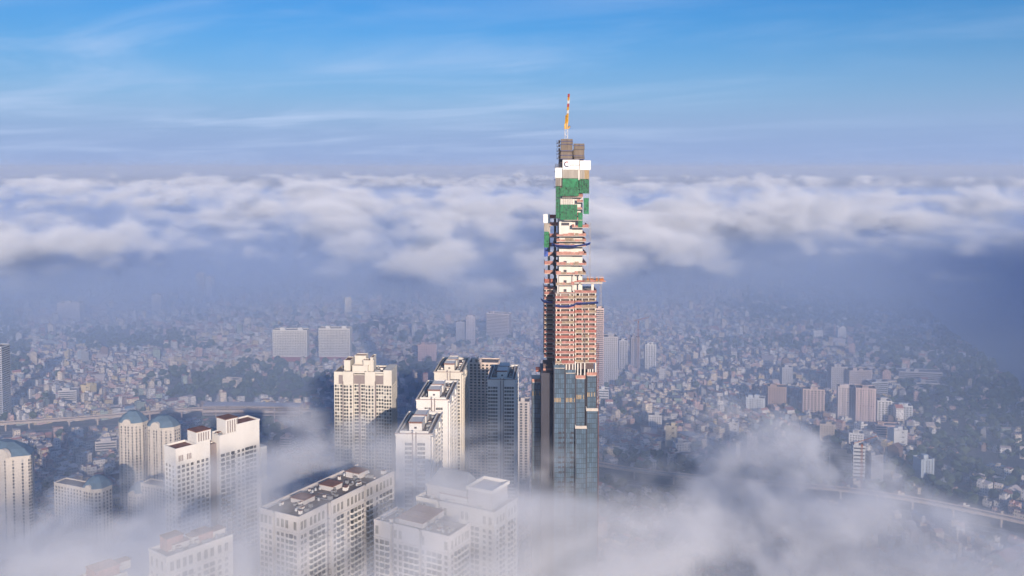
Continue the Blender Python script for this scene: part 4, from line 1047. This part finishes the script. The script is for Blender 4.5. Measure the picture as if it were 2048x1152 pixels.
block('wide pale block with a sloping outline in haze left of the tallest tower', 972, 1018, 628, 680, 'bands', (0.60, 0.52, 0.52), R(-16), 24)
block('small pink block with a blank left wall behind the striped cream tower', 836, 873, 690, 722, 'grid', (0.58, 0.42, 0.40), R(6), 16)
block('yellow cubic building in the left-hand houses', 160, 182, 772, 795, 'blank', (0.70, 0.56, 0.30), R(-14), 16)
block('large grey-white house block in the left-hand houses', 118, 152, 782, 806, 'bands', (0.62, 0.58, 0.56), R(12), 18)
block('cream villa alone in the dark park left of the striped tower', 443, 476, 760, 776, 'grid', (0.66, 0.56, 0.46), R(-16), 16)
block('grey-blue tower cut by the left picture edge', -22, 6, 695, 840, 'bands', (0.50, 0.52, 0.56), 0, 24)
block('thin yellow-brown tower in the left-hand trees', 129, 137, 704, 726, 'blank', (0.55, 0.45, 0.28), 0, 8)
block('white school-like block left of the cream dome pair', 192, 232, 884, 908, 'bands', (0.60, 0.55, 0.52), R(14), 14)
block('low white gabled building just below the school-like block', 150, 172, 912, 932, 'grid', (0.62, 0.56, 0.52), R(-20), 12)
block('narrow pink building behind the white double tower', 560, 582, 876, 902, 'bands', (0.58, 0.46, 0.44), R(-10), 12)
# orange crane mast in front of the striped building
ox, oy = at_height(1722, 992, 0)
oc = thing('tower_crane', 'orange crane mast beside the dark striped building at the lower right', 'crane', (ox, oy, 0))
b = MB(); lattice(b, 0, 0, 0, at_depth(1722, 893, oy)[1], .8, mat('orange_crane_steel', (0.42, 0.16, 0.07)), 3, .16); b.build('mast', oc)
zt_ = at_depth(1722, 893, oy)[1]; b = MB(); b.box(-.9, .9, -1, 1, zt_, zt_ + 2.4, orange).beam((-9, 2, zt_ + 3), (16, -3, zt_ + 13), .35, orange); b.build('jib', oc)
ox, oy = at_height(1276, 745, 0)
oc = thing('tower_crane', 'faint rusty crane mast in haze by the hazy brown tower', 'crane', (ox, oy, 0))
zt_ = at_depth(1276, 645, oy)[1]; b = MB(); lattice(b, 0, 0, 0, zt_, .9, red_st, 3.5, .2); b.build('mast', oc); b = MB(); b.box(-1, 1, -1, 1, zt_, zt_ + 3, red_st).beam((-9, 0, zt_ + 3), (20, 0, zt_ + 10), .4, red_st); b.build('jib', oc)
# ---------------------------------------------------------------- houses: the 300 that show largest one by one, the rest as one mass
wall_m = window_wall_mat('house_wall', attr='col')
roof_attr = bpy.data.materials.new('house_roof'); roof_attr.use_nodes = True
_nt = roof_attr.node_tree; _a = _nt.nodes.new('ShaderNodeAttribute'); _a.attribute_name = 'col'; _nt.links.new(_a.outputs['Color'], _nt.nodes['Principled BSDF'].inputs['Base Color'])
_nt.nodes['Principled BSDF'].inputs['Roughness'].default_value = 0.8
WALLS = [('white', (0.56, 0.53, 0.50)), ('cream', (0.58, 0.49, 0.38)), ('grey', (0.26, 0.25, 0.25)), ('pink', (0.48, 0.33, 0.29)), ('yellow', (0.46, 0.36, 0.20)), ('pale blue', (0.28, 0.32, 0.36)), ('brown', (0.20, 0.13, 0.10)), ('pale green', (0.28, 0.33, 0.27))]
ROOFS = [('grey', (0.24, 0.20, 0.19)), ('dark', (0.09, 0.075, 0.075)), ('rust red', (0.28, 0.12, 0.09)), ('pale', (0.42, 0.35, 0.31)), ('blue', (0.08, 0.14, 0.22)), ('brown', (0.16, 0.10, 0.08))]
rng = np.random.default_rng(7)
def density(px, py):
    """how built-up the ground is at a place, judged district by district"""
    x, y = px, py
    d = np.full(x.shape, .80)
    def ell(cx, cy, rx, ry, v, soft=.25):
        nonlocal d
        q = np.sqrt(((x - cx) / rx) ** 2 + ((y - cy) / ry) ** 2); t = np.clip((1 + soft - q) / (2 * soft), 0, 1); d = d * (1 - t) + v * t
    ell(470, 775, 240, 32, .02); ell(250, 682, 130, 22, .05); ell(720, 655, 110, 12, .12); ell(900, 680, 110, 16, .15); ell(840, 760, 60, 45, .12)
    ell(20, 690, 40, 80, .15); ell(560, 735, 90, 10, .1); ell(400, 700, 70, 8, .2)
    ell(1700, 610, 260, 50, .08); ell(1980, 740, 170, 140, .12); ell(1960, 900, 120, 80, .16); ell(1420, 690, 60, 12, .3); ell(1600, 690, 90, 12, .2)
    ell(1560, 930, 140, 60, .12); ell(1300, 1000, 260, 90, .22); ell(1850, 980, 170, 60, .1)
    ell(470, 880, 90, 50, .25); ell(1240, 800, 40, 40, .3)
    ell(1840, 800, 60, 50, .28); ell(1780, 700, 70, 35, .15)
    ell(640, 700, 70, 30, .55); ell(1440, 790, 200, 60, .85); ell(180, 790, 150, 55, .8); ell(600, 620, 300, 40, .6)
    return d
SEEDS = [(rng.uniform(-2400, 2400), rng.uniform(500, 4200), rng.uniform(0, math.pi / 2)) for _ in range(260)]
sx_ = np.array(SEEDS)
ex, ey = [], []
rows = []
for i, (cx_, cy_, an) in enumerate(SEEDS):
    u = np.arange(-420, 420, 8.6); v = []
    k = -420
    while k < 420: v += [k, k + 12]; k += 30
    U, V = np.meshgrid(u, np.array(v)); U = U.ravel() + rng.uniform(-3, 3, U.size); V = V.ravel() + rng.uniform(-3, 3, V.size) + 6 * np.sin(U / 60 + i)
    X = cx_ + U * math.cos(an) - V * math.sin(an); Y = cy_ + U * math.sin(an) + V * math.cos(an)
    d2 = (X[:, None] - sx_[None, :, 0]) ** 2 + (Y[:, None] - sx_[None, :, 1]) ** 2
    ok = (d2.argmin(1) == i) & (Y > 520) & (Y < 4000) & (np.abs(X) < Y * .60 + 60)
    X, Y = X[ok], Y[ok]
    for x, y in zip(X, Y): rows.append((x, y, an + (math.pi / 2 if rng.random() < .5 else 0)))
rows = np.array(rows)
fz = rows[:, 1] * math.cos(PITCH) + HCAM * math.sin(PITCH); up = rows[:, 1] * math.sin(PITCH) - HCAM * math.cos(PITCH)
PX, PY = CX + F_PX * rows[:, 0] / fz, CY0 - F_PX * up / fz
keep = rng.random(len(rows)) < density(PX, PY)
# keep roads, river, viaduct and the big buildings clear
def near_line(X, Y, pts, r):
    m = np.zeros(len(X), bool)
    for (x0, y0), (x1, y1) in zip(pts, pts[1:]):
        dx, dy = x1 - x0, y1 - y0; t = np.clip(((X - x0) * dx + (Y - y0) * dy) / (dx * dx + dy * dy + 1e-9), 0, 1); m |= (X - x0 - t * dx) ** 2 + (Y - y0 - t * dy) ** 2 < r * r
    return m
keep &= ~near_line(rows[:, 0], rows[:, 1], [(p_[0] + 0, p_[1] - 12) for p_ in LINE], 36)
for s_ in STREETS: keep &= ~near_line(rows[:, 0], rows[:, 1], [at_height(*q) for q in s_], 13)
bigs = []
for o in C.objects:
    if o.parent is None and o.get('category') in ('apartment tower', 'apartment block', 'office building', 'skyscraper'):
        bb = [(v[0], v[1]) for ch in o.children if ch.type == 'MESH' and ch.name.split('.')[0] in ('wall', 'base', 'glass_shaft', 'wing') for v in ch.bound_box]
        if not bb: continue
        xs = [q[0] for q in bb]; ys = [q[1] for q in bb]; bigs.append((o.location.x, o.location.y, o.rotation_euler.z, min(xs), max(xs), min(ys), max(ys)))
def in_big(X, Y, pad):
    m = np.zeros(len(X), bool)
    for ox, oy, rz, a, b_, c, d in bigs:
        u = (X - ox) * math.cos(rz) + (Y - oy) * math.sin(rz); v = -(X - ox) * math.sin(rz) + (Y - oy) * math.cos(rz)
        m |= (u > a - pad) & (u < b_ + pad) & (v > c - pad) & (v < d + pad)
    return m
keep &= ~in_big(rows[:, 0], rows[:, 1], 9)
def in_poly(X, Y, poly):
    m = np.zeros(len(X), bool); n = len(poly)
    for i in range(n):
        (x0, y0), (x1, y1) = poly[i], poly[(i + 1) % n]
        c = ((y0 > Y) != (y1 > Y)) & (X < (x1 - x0) * (Y - y0) / (y1 - y0 + 1e-9) + x0); m ^= c
    return m
keep &= ~in_poly(rows[:, 0], rows[:, 1], riv)
H = rows[keep]; PX, PY = PX[keep], PY[keep]
n = len(H)
hw = rng.uniform(4.2, 9.6, n); hd = rng.uniform(8, 14.0, n); hh = rng.choice([3.4, 3.8, 6.6, 6.6, 7.0, 9.8, 13], n) + rng.uniform(0, 1.5, n)
big_h = rng.random(n) < .035; hh[big_h] *= 1.9; hw[big_h] *= 1.5; hall = rng.random(n) < .02; hw[hall] = rng.uniform(13, 26, hall.sum()); hd[hall] = rng.uniform(16, 34, hall.sum()); hh[hall] = rng.uniform(5, 9, hall.sum()); hh[Y_far := (H[:, 1] > 2300)] *= 1.1
wi = rng.choice(len(WALLS), n, p=[.32, .22, .08, .18, .06, .04, .06, .04]); ri = rng.choice(len(ROOFS), n, p=[.22, .08, .26, .26, .05, .13])
kind = rng.choice(3, n, p=[.55, .25, .20])
def house_geo(k, w, d, h):
    """faces as (vertices, faces, is_roof)"""
    a, c = w / 2, d / 2
    v = [(-a, -c, 0), (a, -c, 0), (a, c, 0), (-a, c, 0), (-a, -c, h), (a, -c, h), (a, c, h), (-a, c, h)]
    f = [(0, 1, 5, 4), (1, 2, 6, 5), (2, 3, 7, 6), (3, 0, 4, 7)]; rf = [0] * 4
    if k == 0:    # flat terrace with a stair hut
        f += [(4, 5, 6, 7)]; rf += [1]
        x0, x1, y0, y1 = -a * .85, a * .1, c * .1, c * .9; hz_ = h + 2.6; o = len(v)
        v += [(x0, y0, h), (x1, y0, h), (x1, y1, h), (x0, y1, h), (x0, y0, hz_), (x1, y0, hz_), (x1, y1, hz_), (x0, y1, hz_)]
        f += [(o, o+1, o+5, o+4), (o+1, o+2, o+6, o+5), (o+2, o+3, o+7, o+6), (o+3, o, o+4, o+7), (o+4, o+5, o+6, o+7)]; rf += [0, 0, 0, 0, 1]
    elif k == 1:  # gabled
        o = len(v); v += [(0, -c, h + w * .3), (0, c, h + w * .3)]; f += [(4, 5, o), (7, o+1, 6), (5, 6, o+1, o), (4, o, o+1, 7)]; rf += [0, 0, 1, 1]
    else:         # shed roof, with overhang
        o = len(v); g = .5; v += [(-a-g, -c-g, h - .1), (a+g, -c-g, h - .1), (a+g, c+g, h + 1.6), (-a-g, c+g, h + 1.6)]; f += [(o, o+1, o+2, o+3), (7, 6, o+2, o+3)]; rf += [1, 0]
    return v, f, rf
def house_mesh(name, idx, local=False):
    V, F, CI, MI = [], [], [], []
    for i in idx:
        v, f, rf = house_geo(kind[i], hw[i], hd[i], hh[i]); c, s_ = math.cos(H[i, 2]), math.sin(H[i, 2]); o = len(V)
        V += v if local else [(x * c - y * s_ + H[i, 0], x * s_ + y * c + H[i, 1], z) for x, y, z in v]
        F += [tuple(q + o for q in ff) for ff in f]; MI += rf
        j = 1.18 + .2 * (hash((i * 7919) % 1000) % 100 / 50 - 1)
        wc, rc = [q * j for q in WALLS[wi[i]][1]], [q * j for q in ROOFS[ri[i]][1]]
        CI += [rc if r_ else wc for r_ in rf]
    me = bpy.data.meshes.new(name); me.from_pydata(V, [], F); me.materials.append(wall_m); me.materials.append(roof_attr)
    me.polygons.foreach_set('material_index', MI)
    at = me.attributes.new('col', 'FLOAT_COLOR', 'FACE'); at.data.foreach_set('color', np.array([(*q, 1.0) for q in CI], 'f').ravel()); me.update()
    return me
inview = (PX > 0) & (PX < 2048) & (PY < 1150)
size = hw * hh / H[:, 1] ** 2; size[~inview] = 0
order = np.argsort(-size); top = order[:300]
ZONES = [(0, 230, 'at the far left'), (230, 560, 'left of the striped tower'), (560, 900, 'behind the stepped row'), (900, 1110, 'behind the shaded slab'), (1110, 1330, 'right of the glass shafts'), (1330, 1530, 'by the right-hand fog crest'), (1530, 1700, 'left of the striped offices'), (1700, 1860, 'near the orange crane'), (1860, 2048, 'by the dark right-hand woods')]
KINDN = ['flat-roofed', 'gabled', 'shed-roofed']
def zone(i):
    for a, b_, t in ZONES:
        if a <= PX[i] < b_: return t
used_l = {}
SIZEW = lambda h: 'low' if h < 8 else 'middling' if h < 12.5 else 'tall'
BANDS = [(0, 760, 'distant'), (760, 830, 'mid-distance'), (830, 920, 'nearer'), (920, 1010, 'close'), (1010, 2000, 'lowest-lying')]
for i in top:
    bw = next(t for a, b_, t in BANDS if a <= PY[i] < b_)
    # repaint until no other house of the zone looks alike
    cand = [(wi[i], ri[i])] + [(a, b_) for a in range(len(WALLS)) for b_ in range(len(ROOFS)) if (a + b_) % 2 == i % 2 or True]
    for a, b_ in cand:
        lab = '%s %s %s house, %s roof, %s, %s' % (SIZEW(hh[i]), WALLS[a][0], KINDN[kind[i]], ROOFS[b_][0], zone(i), bw)
        if lab not in used_l: break
    used_l[lab] = 1; wi[i], ri[i] = a, b_
    o = bpy.data.objects.new('house', house_mesh('house', [i], True)); C.objects.link(o)
    o.location = (H[i, 0], H[i, 1], 0); o.rotation_euler = (0, 0, H[i, 2]); tag(o, lab, 'house', 'houses of the old city')
rest = order[300:]
ho = bpy.data.objects.new('houses', house_mesh('houses', rest)); C.objects.link(ho)
tag(ho, 'dense mass of small city houses receding into the smog', 'houses', kind='stuff')

# ---------------------------------------------------------------- tree cover
leafs = [mat('foliage_dark', (0.028, 0.05, 0.018), var=0.4, scale=0.15), mat('foliage_mid', (0.05, 0.08, 0.03), var=0.4, scale=0.15), mat('foliage_light', (0.085, 0.11, 0.05), var=0.4, scale=0.15)]
protos = []
for q in range(5):
    bm = bmesh.new(); bmesh.ops.create_icosphere(bm, subdivisions=2, radius=1.0); r_ = random.Random(q)
    offs = [(Vector((r_.uniform(-1, 1), r_.uniform(-1, 1), r_.uniform(0, 1))).normalized(), r_.uniform(.25, .6)) for _ in range(7)]
    for v in bm.verts:
        nrm = v.co.normalized(); g = .72 + sum(a * max(0, nrm.dot(o_)) ** 5 for o_, a in offs) + r_.uniform(-.13, .13); v.co = nrm * g
    protos.append((np.array([v.co[:] for v in bm.verts]), [tuple(v.index for v in f.verts) for f in bm.faces])); bm.free()
NT = 80000
tyy = np.sqrt(rng.uniform(450 ** 2, 3900 ** 2, NT)); txx = rng.uniform(-.6, .6, NT) * tyy
fz = tyy * math.cos(PITCH) + HCAM * math.sin(PITCH); up = tyy * math.sin(PITCH) - HCAM * math.cos(PITCH)
tpx, tpy = CX + F_PX * txx / fz, CY0 - F_PX * up / fz
dd = density(tpx, tpy)
clump = np.sin(txx * .021 + np.sin(tyy * .013) * 2) * np.sin(tyy * .017 + txx * .006) * .5 + .5
prob = np.clip(1.0 - dd * 1.22, .03, 1) * (.30 + clump * .9) * np.where(tyy > 2600, .45, 1)
tk = (rng.random(NT) < prob * .9) & ~near_line(txx, tyy, [(p_[0], p_[1] - 12) for p_ in LINE], 26) & ~in_big(txx, tyy, 4) & ~in_poly(txx, tyy, riv)
for s_ in STREETS: tk &= ~near_line(txx, tyy, [at_height(*q) for q in s_], 9)
txx, tyy = txx[tk], tyy[tk]; nt_ = len(txx)
VV, FF, MM = [], [], []; off = 0
for k in range(nt_):
    pv, pf = protos[k % 5]; r0 = rng.uniform(2.6, 6.5); a = rng.uniform(0, 6.28); ca, sa = math.cos(a), math.sin(a)
    v = np.stack([(pv[:, 0] * ca - pv[:, 1] * sa) * r0 + txx[k], (pv[:, 0] * sa + pv[:, 1] * ca) * r0 + tyy[k], pv[:, 2] * r0 * .85 + r0 * .95 + rng.uniform(0, 3)], 1)
    VV.append(v); FF += [tuple(i + off for i in f) for f in pf]; MM += [int(rng.integers(0, 3))] * len(pf); off += len(pv)
me = bpy.data.meshes.new('tree_cover'); me.from_pydata(np.concatenate(VV).tolist(), [], FF)
for m_ in leafs: me.materials.append(m_)
me.polygons.foreach_set('material_index', MM); me.update()
to = bpy.data.objects.new('tree_cover', me); C.objects.link(to); tag(to, 'dark green tree cover of parks and gardens between the houses', 'trees', kind='stuff')
print('houses', n, 'trees', nt_)
# ---------------------------------------------------------------- air: cloud sea, ground mist, haze
class E:
    """a field socket of one node tree with arithmetic"""
    def __init__(s, t, k): s.t, s.k = t, k
    def m(s, op, *a, flip=False):
        n = s.t.nodes.new('ShaderNodeMath'); n.operation = op
        ar = [s, *a] if not flip else [*a, s]
        for i, x in enumerate(ar):
            if isinstance(x, E): s.t.links.new(x.k, n.inputs[i])
            else: n.inputs[i].default_value = float(x)
        return E(s.t, n.outputs[0])
    def __add__(s, o): return s.m('ADD', o)
    __radd__ = __add__
    def __sub__(s, o): return s.m('SUBTRACT', o)
    def __rsub__(s, o): return s.m('SUBTRACT', o, flip=True)
    def __mul__(s, o): return s.m('MULTIPLY', o)
    __rmul__ = __mul__
    def __truediv__(s, o): return s.m('DIVIDE', o)
    def step(s, lo, hi, a=0.0, b=1.0):
        n = s.t.nodes.new('ShaderNodeMapRange'); n.interpolation_type = 'SMOOTHSTEP'
        s.t.links.new(s.k, n.inputs['Value'])
        for k, v in (('From Min', lo), ('From Max', hi), ('To Min', a), ('To Max', b)):
            if isinstance(v, E): s.t.links.new(v.k, n.inputs[k])
            else: n.inputs[k].default_value = v
        return E(s.t, n.outputs['Result'])

def volume_object(name, label, lo, hi, res, field, mat):
    t = bpy.data.node_groups.new(name + '_field', 'GeometryNodeTree')
    t.interface.new_socket('Geometry', in_out='OUTPUT', socket_type='NodeSocketGeometry')
    out = t.nodes.new('NodeGroupOutput')
    vc = t.nodes.new('GeometryNodeVolumeCube')
    vc.inputs['Min'].default_value = lo
    vc.inputs['Max'].default_value = hi
    for ax, r, a, b in zip('XYZ', res, lo, hi):
        vc.inputs['Resolution ' + ax].default_value = max(2, int((b - a) / r))
    p = t.nodes.new('GeometryNodeInputPosition')
    s = t.nodes.new('ShaderNodeSeparateXYZ')
    t.links.new(p.outputs[0], s.inputs[0])
    x, y, z = (E(t, s.outputs[i]) for i in range(3))
    def noise(vx, vy, vz, detail=4, rough=0.5, lac=2.0, dist=0.0):
        c = t.nodes.new('ShaderNodeCombineXYZ')
        for i, q in enumerate((vx, vy, vz)):
            if isinstance(q, E): t.links.new(q.k, c.inputs[i])
            else: c.inputs[i].default_value = q
        n = t.nodes.new('ShaderNodeTexNoise')
        n.inputs['Scale'].default_value = 1.0
        n.inputs['Detail'].default_value = detail
        n.inputs['Roughness'].default_value = rough
        n.inputs['Lacunarity'].default_value = lac
        n.inputs['Distortion'].default_value = dist
        t.links.new(c.outputs[0], n.inputs['Vector'])
        return E(t, n.outputs[0])
    d = field(x, y, z, noise)
    t.links.new(d.k, vc.inputs['Density'])
    t.links.new(vc.outputs[0], out.inputs[0])
    smn = t.nodes.new('GeometryNodeSetMaterial')
    smn.inputs['Material'].default_value = mat
    t.links.new(vc.outputs[0], smn.inputs[0])
    t.links.new(smn.outputs[0], out.inputs[0])
    v = bpy.data.volumes.new(name)
    v.materials.append(mat)
    v.render.precision = 'HALF'
    o = bpy.data.objects.new(name, v)
    C.objects.link(o)
    md = o.modifiers.new('field', 'NODES'); md.node_group = t
    o['kind'] = 'stuff'; o['label'] = label; o['category'] = 'cloud'
    return o

def vol_mat(name, color, density, g, step=1.0, grid=True):
    m = bpy.data.materials.new(name); m.use_nodes = True
    nt = m.node_tree; nt.nodes.clear()
    o = nt.nodes.new('ShaderNodeOutputMaterial')
    pv = nt.nodes.new('ShaderNodeVolumePrincipled')
    pv.inputs['Color'].default_value = (*color, 1)
    pv.inputs['Density'].default_value = density
    pv.inputs['Anisotropy'].default_value = g
    if not grid: pv.inputs['Density Attribute'].default_value = ''
    nt.links.new(pv.outputs[0], o.inputs['Volume'])
    return m

# the sea of low clouds behind the tower: near cloud heads one by one (where they stand, in metres), the rest as a rolling layer
def gauss(x, y, z, items):
    tot = None
    for bx, by, bz, rx, ry, rz, s in items:
        q = ((x - bx) * (1 / rx)).m('POWER', 2.0) + ((y - by) * (1 / ry)).m('POWER', 2.0) + ((z - bz) * (1 / rz)).m('POWER', 2.0)
        e = (q * -1.0).m('EXPONENT') * s
        tot = e if tot is None else tot + e
    return tot
HEADS = [  # x, y, z, rx, ry, rz, strength
    (700, 3150, 225, 240, 260, 90, 1.5), (900, 3250, 200, 300, 240, 75, 1.2), (520, 3000, 185, 220, 220, 60, 0.9),
    (1180, 3200, 180, 380, 240, 70, 1.3), (1500, 2900, 120, 420, 200, 60, 0.8),
    (-740, 3250, 200, 230, 260, 85, 1.35), (-480, 3300, 180, 230, 240, 60, 1.0), (-1000, 3700, 215, 240, 260, 65, 1.0),
    (-1250, 3400, 195, 250, 200, 50, 0.9), (-1500, 4200, 225, 260, 260, 60, 1.1), (-1950, 4400, 225, 300, 260, 50, 1.0), (-1900, 3500, 180, 260, 200, 50, .8),
    (-1130, 2300, 170, 230, 150, 80, 1.5), (-1350, 2350, 175, 220, 160, 80, 1.5), (-640, 2700, 175, 280, 160, 60, 1.1),
    (-80, 3300, 205, 300, 260, 80, 1.2), (170, 3500, 220, 240, 240, 70, 1.15), (-260, 4100, 225, 300, 260, 70, 1.2),
    (-90, 2150, 160, 140, 120, 60, 1.6), (20, 2150, 135, 180, 120, 60, 1.5), (-200, 2400, 160, 110, 120, 40, .7), (330, 2900, 200, 230, 200, 70, 1.3),
    (215, 2400, 205, 130, 150, 60, 1.5), (310, 2350, 180, 160, 140, 60, 1.5), (470, 2350, 150, 170, 140, 55, 1.2), (2050, 3700, 225, 300, 260, 65, 1.2), (1700, 3900, 220, 240, 260, 50, 1.0),
    (2450, 3900, 215, 300, 260, 60, 1.1), (1500, 4700, 260, 240, 260, 45, 1.0), (1900, 2900, 110, 300, 160, 60, .7),
]
def heads(x, y, z, noise):
    w = noise(x * 0.0016, y * 0.0016, z * 0.003, 2)
    n = noise(x * 0.0040 + w * 1.2, y * 0.0034 - w, z * 0.0090 + w, 5, 0.62)
    d = gauss(x, y, z, HEADS).m('MINIMUM', 1.2) + (n - 0.565) * 8.5
    return d.step(0.45, 1.15) * z.step(20.0, 190.0)
def deck(x, y, z, noise):
    wx = x + (noise(x * 0.0010, y * 0.0010, 7.0, 2) - 0.5) * 900.0
    big = noise(wx * 0.00060 + y * 0.0002 + 3.3, y * 0.00045 + 1.2, 0.0, 2, 0.5)
    mid = noise(wx * 0.0026 + y * 0.0007, y * 0.0018 - x * 0.0004, z * 0.006, 4, 0.55)
    edge = (y + (noise(x * 0.0009, 5.0, 0.0, 2) - 0.5) * 2000.0).step(3600.0, 5200.0)
    right = (x - y * 0.18).step(0.0, 2500.0, 0.0, 45.0)
    top = (big - 0.5) * 850.0 + (mid - 0.5) * 1350.0 - 30.0 - right
    n3 = noise(x * 0.0050, y * 0.0050, z * 0.010, 3, 0.6)
    cov = (top.m('MINIMUM', 340.0) - z + (n3 - 0.5) * 330.0 - y.step(10500.0, 15000.0, 0.0, 190.0)).step(0.0, 34.0)
    return cov * z.step(80.0, 190.0) * edge
m_deck = vol_mat('cloud_air', (0.95, 0.97, 1.0), 0.012, -0.12)
volume_object('cloud_heads', 'white puffy cloud heads rising behind the tall tower, nearer than the cloud sea',
              (-3000, 2000, 70), (3300, 5300, 330), (18, 18, 10), heads, m_deck)
volume_object('cloud_sea', 'rolling sea of low clouds behind the nearer cloud heads',
              (-5600, 3400, 80), (5600, 9000, 365), (28, 28, 12), deck, m_deck)
volume_object('distant_cloud_sea', 'far flat part of the cloud sea under the horizon',
              (-10500, 9000, 80), (10500, 15500, 365), (40, 40, 12), deck, m_deck)
m_mist = vol_mat('mist_air', (0.96, 0.97, 1.0), 0.0135, -0.08)
BLOBS = [  # x, y, z, rx, ry, rz, strength: fog right of the tall tower, its crest and plumes
    (210, 760, 60, 80, 100, 70, 1.2), (290, 850, 65, 70, 90, 65, 1.5), (330, 720, 45, 110, 80, 60, 1.1), (205, 990, 60, 26, 70, 60, 1.0), (225, 930, 70, 40, 60, 60, 1.2),
    (410, 700, 30, 90, 80, 45, 1.0), (170, 600, 80, 80, 60, 65, .85), (430, 830, 15, 120, 60, 30, .7), (110, 690, 80, 60, 80, 70, 1.0), (50, 565, 75, 100, 45, 78, 1.8), (58, 500, 118, 75, 50, 62, 1.7), (40, 430, 110, 70, 50, 60, 1.2), (0, 600, 120, 60, 30, 70, 1.1),
    # among the white towers
    (-12, 484, 185, 58, 24, 50, 1.4), (0, 610, 120, 50, 30, 50, 1.3), (-66, 600, 120, 60, 40, 60, 1.0), (-190, 800, 110, 60, 60, 50, 1.4), (-150, 690, 80, 70, 50, 60, 1.2),
    (-105, 440, 178, 80, 34, 38, 1.25), (-160, 400, 120, 60, 30, 55, 1.1), (-42, 432, 175, 55, 24, 40, 1.25), (-95, 525, 205, 48, 42, 22, 1.4), (-50, 480, 200, 34, 24, 18, 1.1), (-190, 410, 170, 50, 30, 40, 1.1), (-225, 590, 130, 34, 30, 60, 1.4), (-150, 610, 150, 45, 40, 45, 1.2), (-115, 455, 190, 60, 24, 26, 1.0), (-20, 790, 75, 70, 70, 60, .8), (-90, 560, 150, 60, 30, 50, .9),
    # lower left
    (-330, 670, 75, 120, 70, 60, 1.7), (-440, 720, 60, 110, 80, 55, 1.6), (-250, 520, 95, 90, 50, 60, 1.5), (-170, 410, 130, 90, 30, 50, 1.2), (-235, 590, 75, 70, 40, 60, 1.0), (-290, 860, 55, 90, 60, 50, .8), (-190, 430, 120, 70, 30, 60, .8), (-170, 560, 130, 60, 50, 70, .8),
]
def mist(x, y, z, noise):
    w = noise(x * 0.006, y * 0.006, z * 0.010, 2)
    w2 = noise(x * 0.006 + 9.0, y * 0.006, z * 0.010 + 4.0, 2)
    n = noise(x * 0.013 + w * 3.4, y * 0.011 + w2 * 3.4, z * 0.020 + w, 7, 0.70)
    big = noise(x * 0.0045, y * 0.0045, z * 0.007, 2)
    tot = gauss(x, y, z, BLOBS).m('MINIMUM', 1.5)
    d = (tot + ((n - 0.52) * 10.5 + (big - 0.5) * 3.0) * tot.step(0.06, 0.6)).step(0.7, 2.1, 0.0, 1.6)
    low = (z * -1.0).step(-80.0, 0.0) * n.step(0.42, 0.66) * 0.10
    edge = (x + 640.0).step(0.0, 100.0) * (z * -1.0 + 270.0).step(0.0, 30.0)
    veil = (z * -1.0).step(-215.0, -120.0) * (y * -1.0).step(-640.0, -430.0) * (x * -1.0).step(-160.0, -40.0) * n.step(0.36, 0.64, 0.3, 1.0) * 0.26
    return (d + low + veil) * edge
volume_object('fog_bank', 'drifting morning fog wrapped round the lower storeys of the towers',
              (-640, 330, 0), (760, 1300, 270), (4.2, 4.2, 4.2), mist, m_mist)

def shade(x, y, z, noise):  # cloud added out of view, shaped to throw shade on the right-hand side
    q = gauss(x, y, z, [(2230, -2300, 1000, 400, 1150, 60, 1.2), (2620, -1450, 1000, 450, 800, 60, 1.3)])
    return (q + (noise(x * 0.003, y * 0.003, z * 0.004, 4) - 0.5) * 2.0).step(0.2, 1.0)
volume_object('added_shade_cloud', 'cloud added unseen behind the viewpoint to keep the sun off the right-hand woods',
              (1200, -3900, 860), (3600, 0, 1140), (50, 50, 25), shade, m_deck)

m_low = vol_mat('smog_air', (0.55, 0.71, 1.0), 0.00072, 0.0)
def low(x, y, z, noise):
    n = noise(x * 0.0011, y * 0.0011, z * 0.004, 3)
    top = y.step(1500.0, 3800.0, 215.0, 250.0)
    fall = ((top - z) / top).step(0.0, 0.9)
    far = y.step(900.0, 3300.0, 1.15, 5.0)
    right = (x - y * 0.40).step(0.0, 900.0, 1.0, 0.75)
    return fall * far * right * n.step(0.25, 0.75, 0.7, 1.3)
volume_object('ground_smog', 'bluish morning smog lying over the roofs of the old city',
              (-6000, 250, 0), (6000, 9000, 340), (100, 100, 20), low, m_low)

# thin even haze round everything
hb = bmesh.new()
bmesh.ops.create_cube(hb, size=1.0)
for vv in hb.verts:
    vv.co = Vector((vv.co.x * 70000, vv.co.y * 62000 + 28000, (vv.co.z + 0.5) * 442.0 - 2.0))
hm = bpy.data.meshes.new('haze'); hb.to_mesh(hm); hb.free()
hz = bpy.data.objects.new('haze', hm); C.objects.link(hz)
hz['kind'] = 'stuff'; hz['label'] = 'thin bluish haze filling the air over the city'; hz['category'] = 'haze'
hm.materials.append(vol_mat('haze_air', (0.72, 0.82, 1.0), 0.00007, 0.05, grid=False))
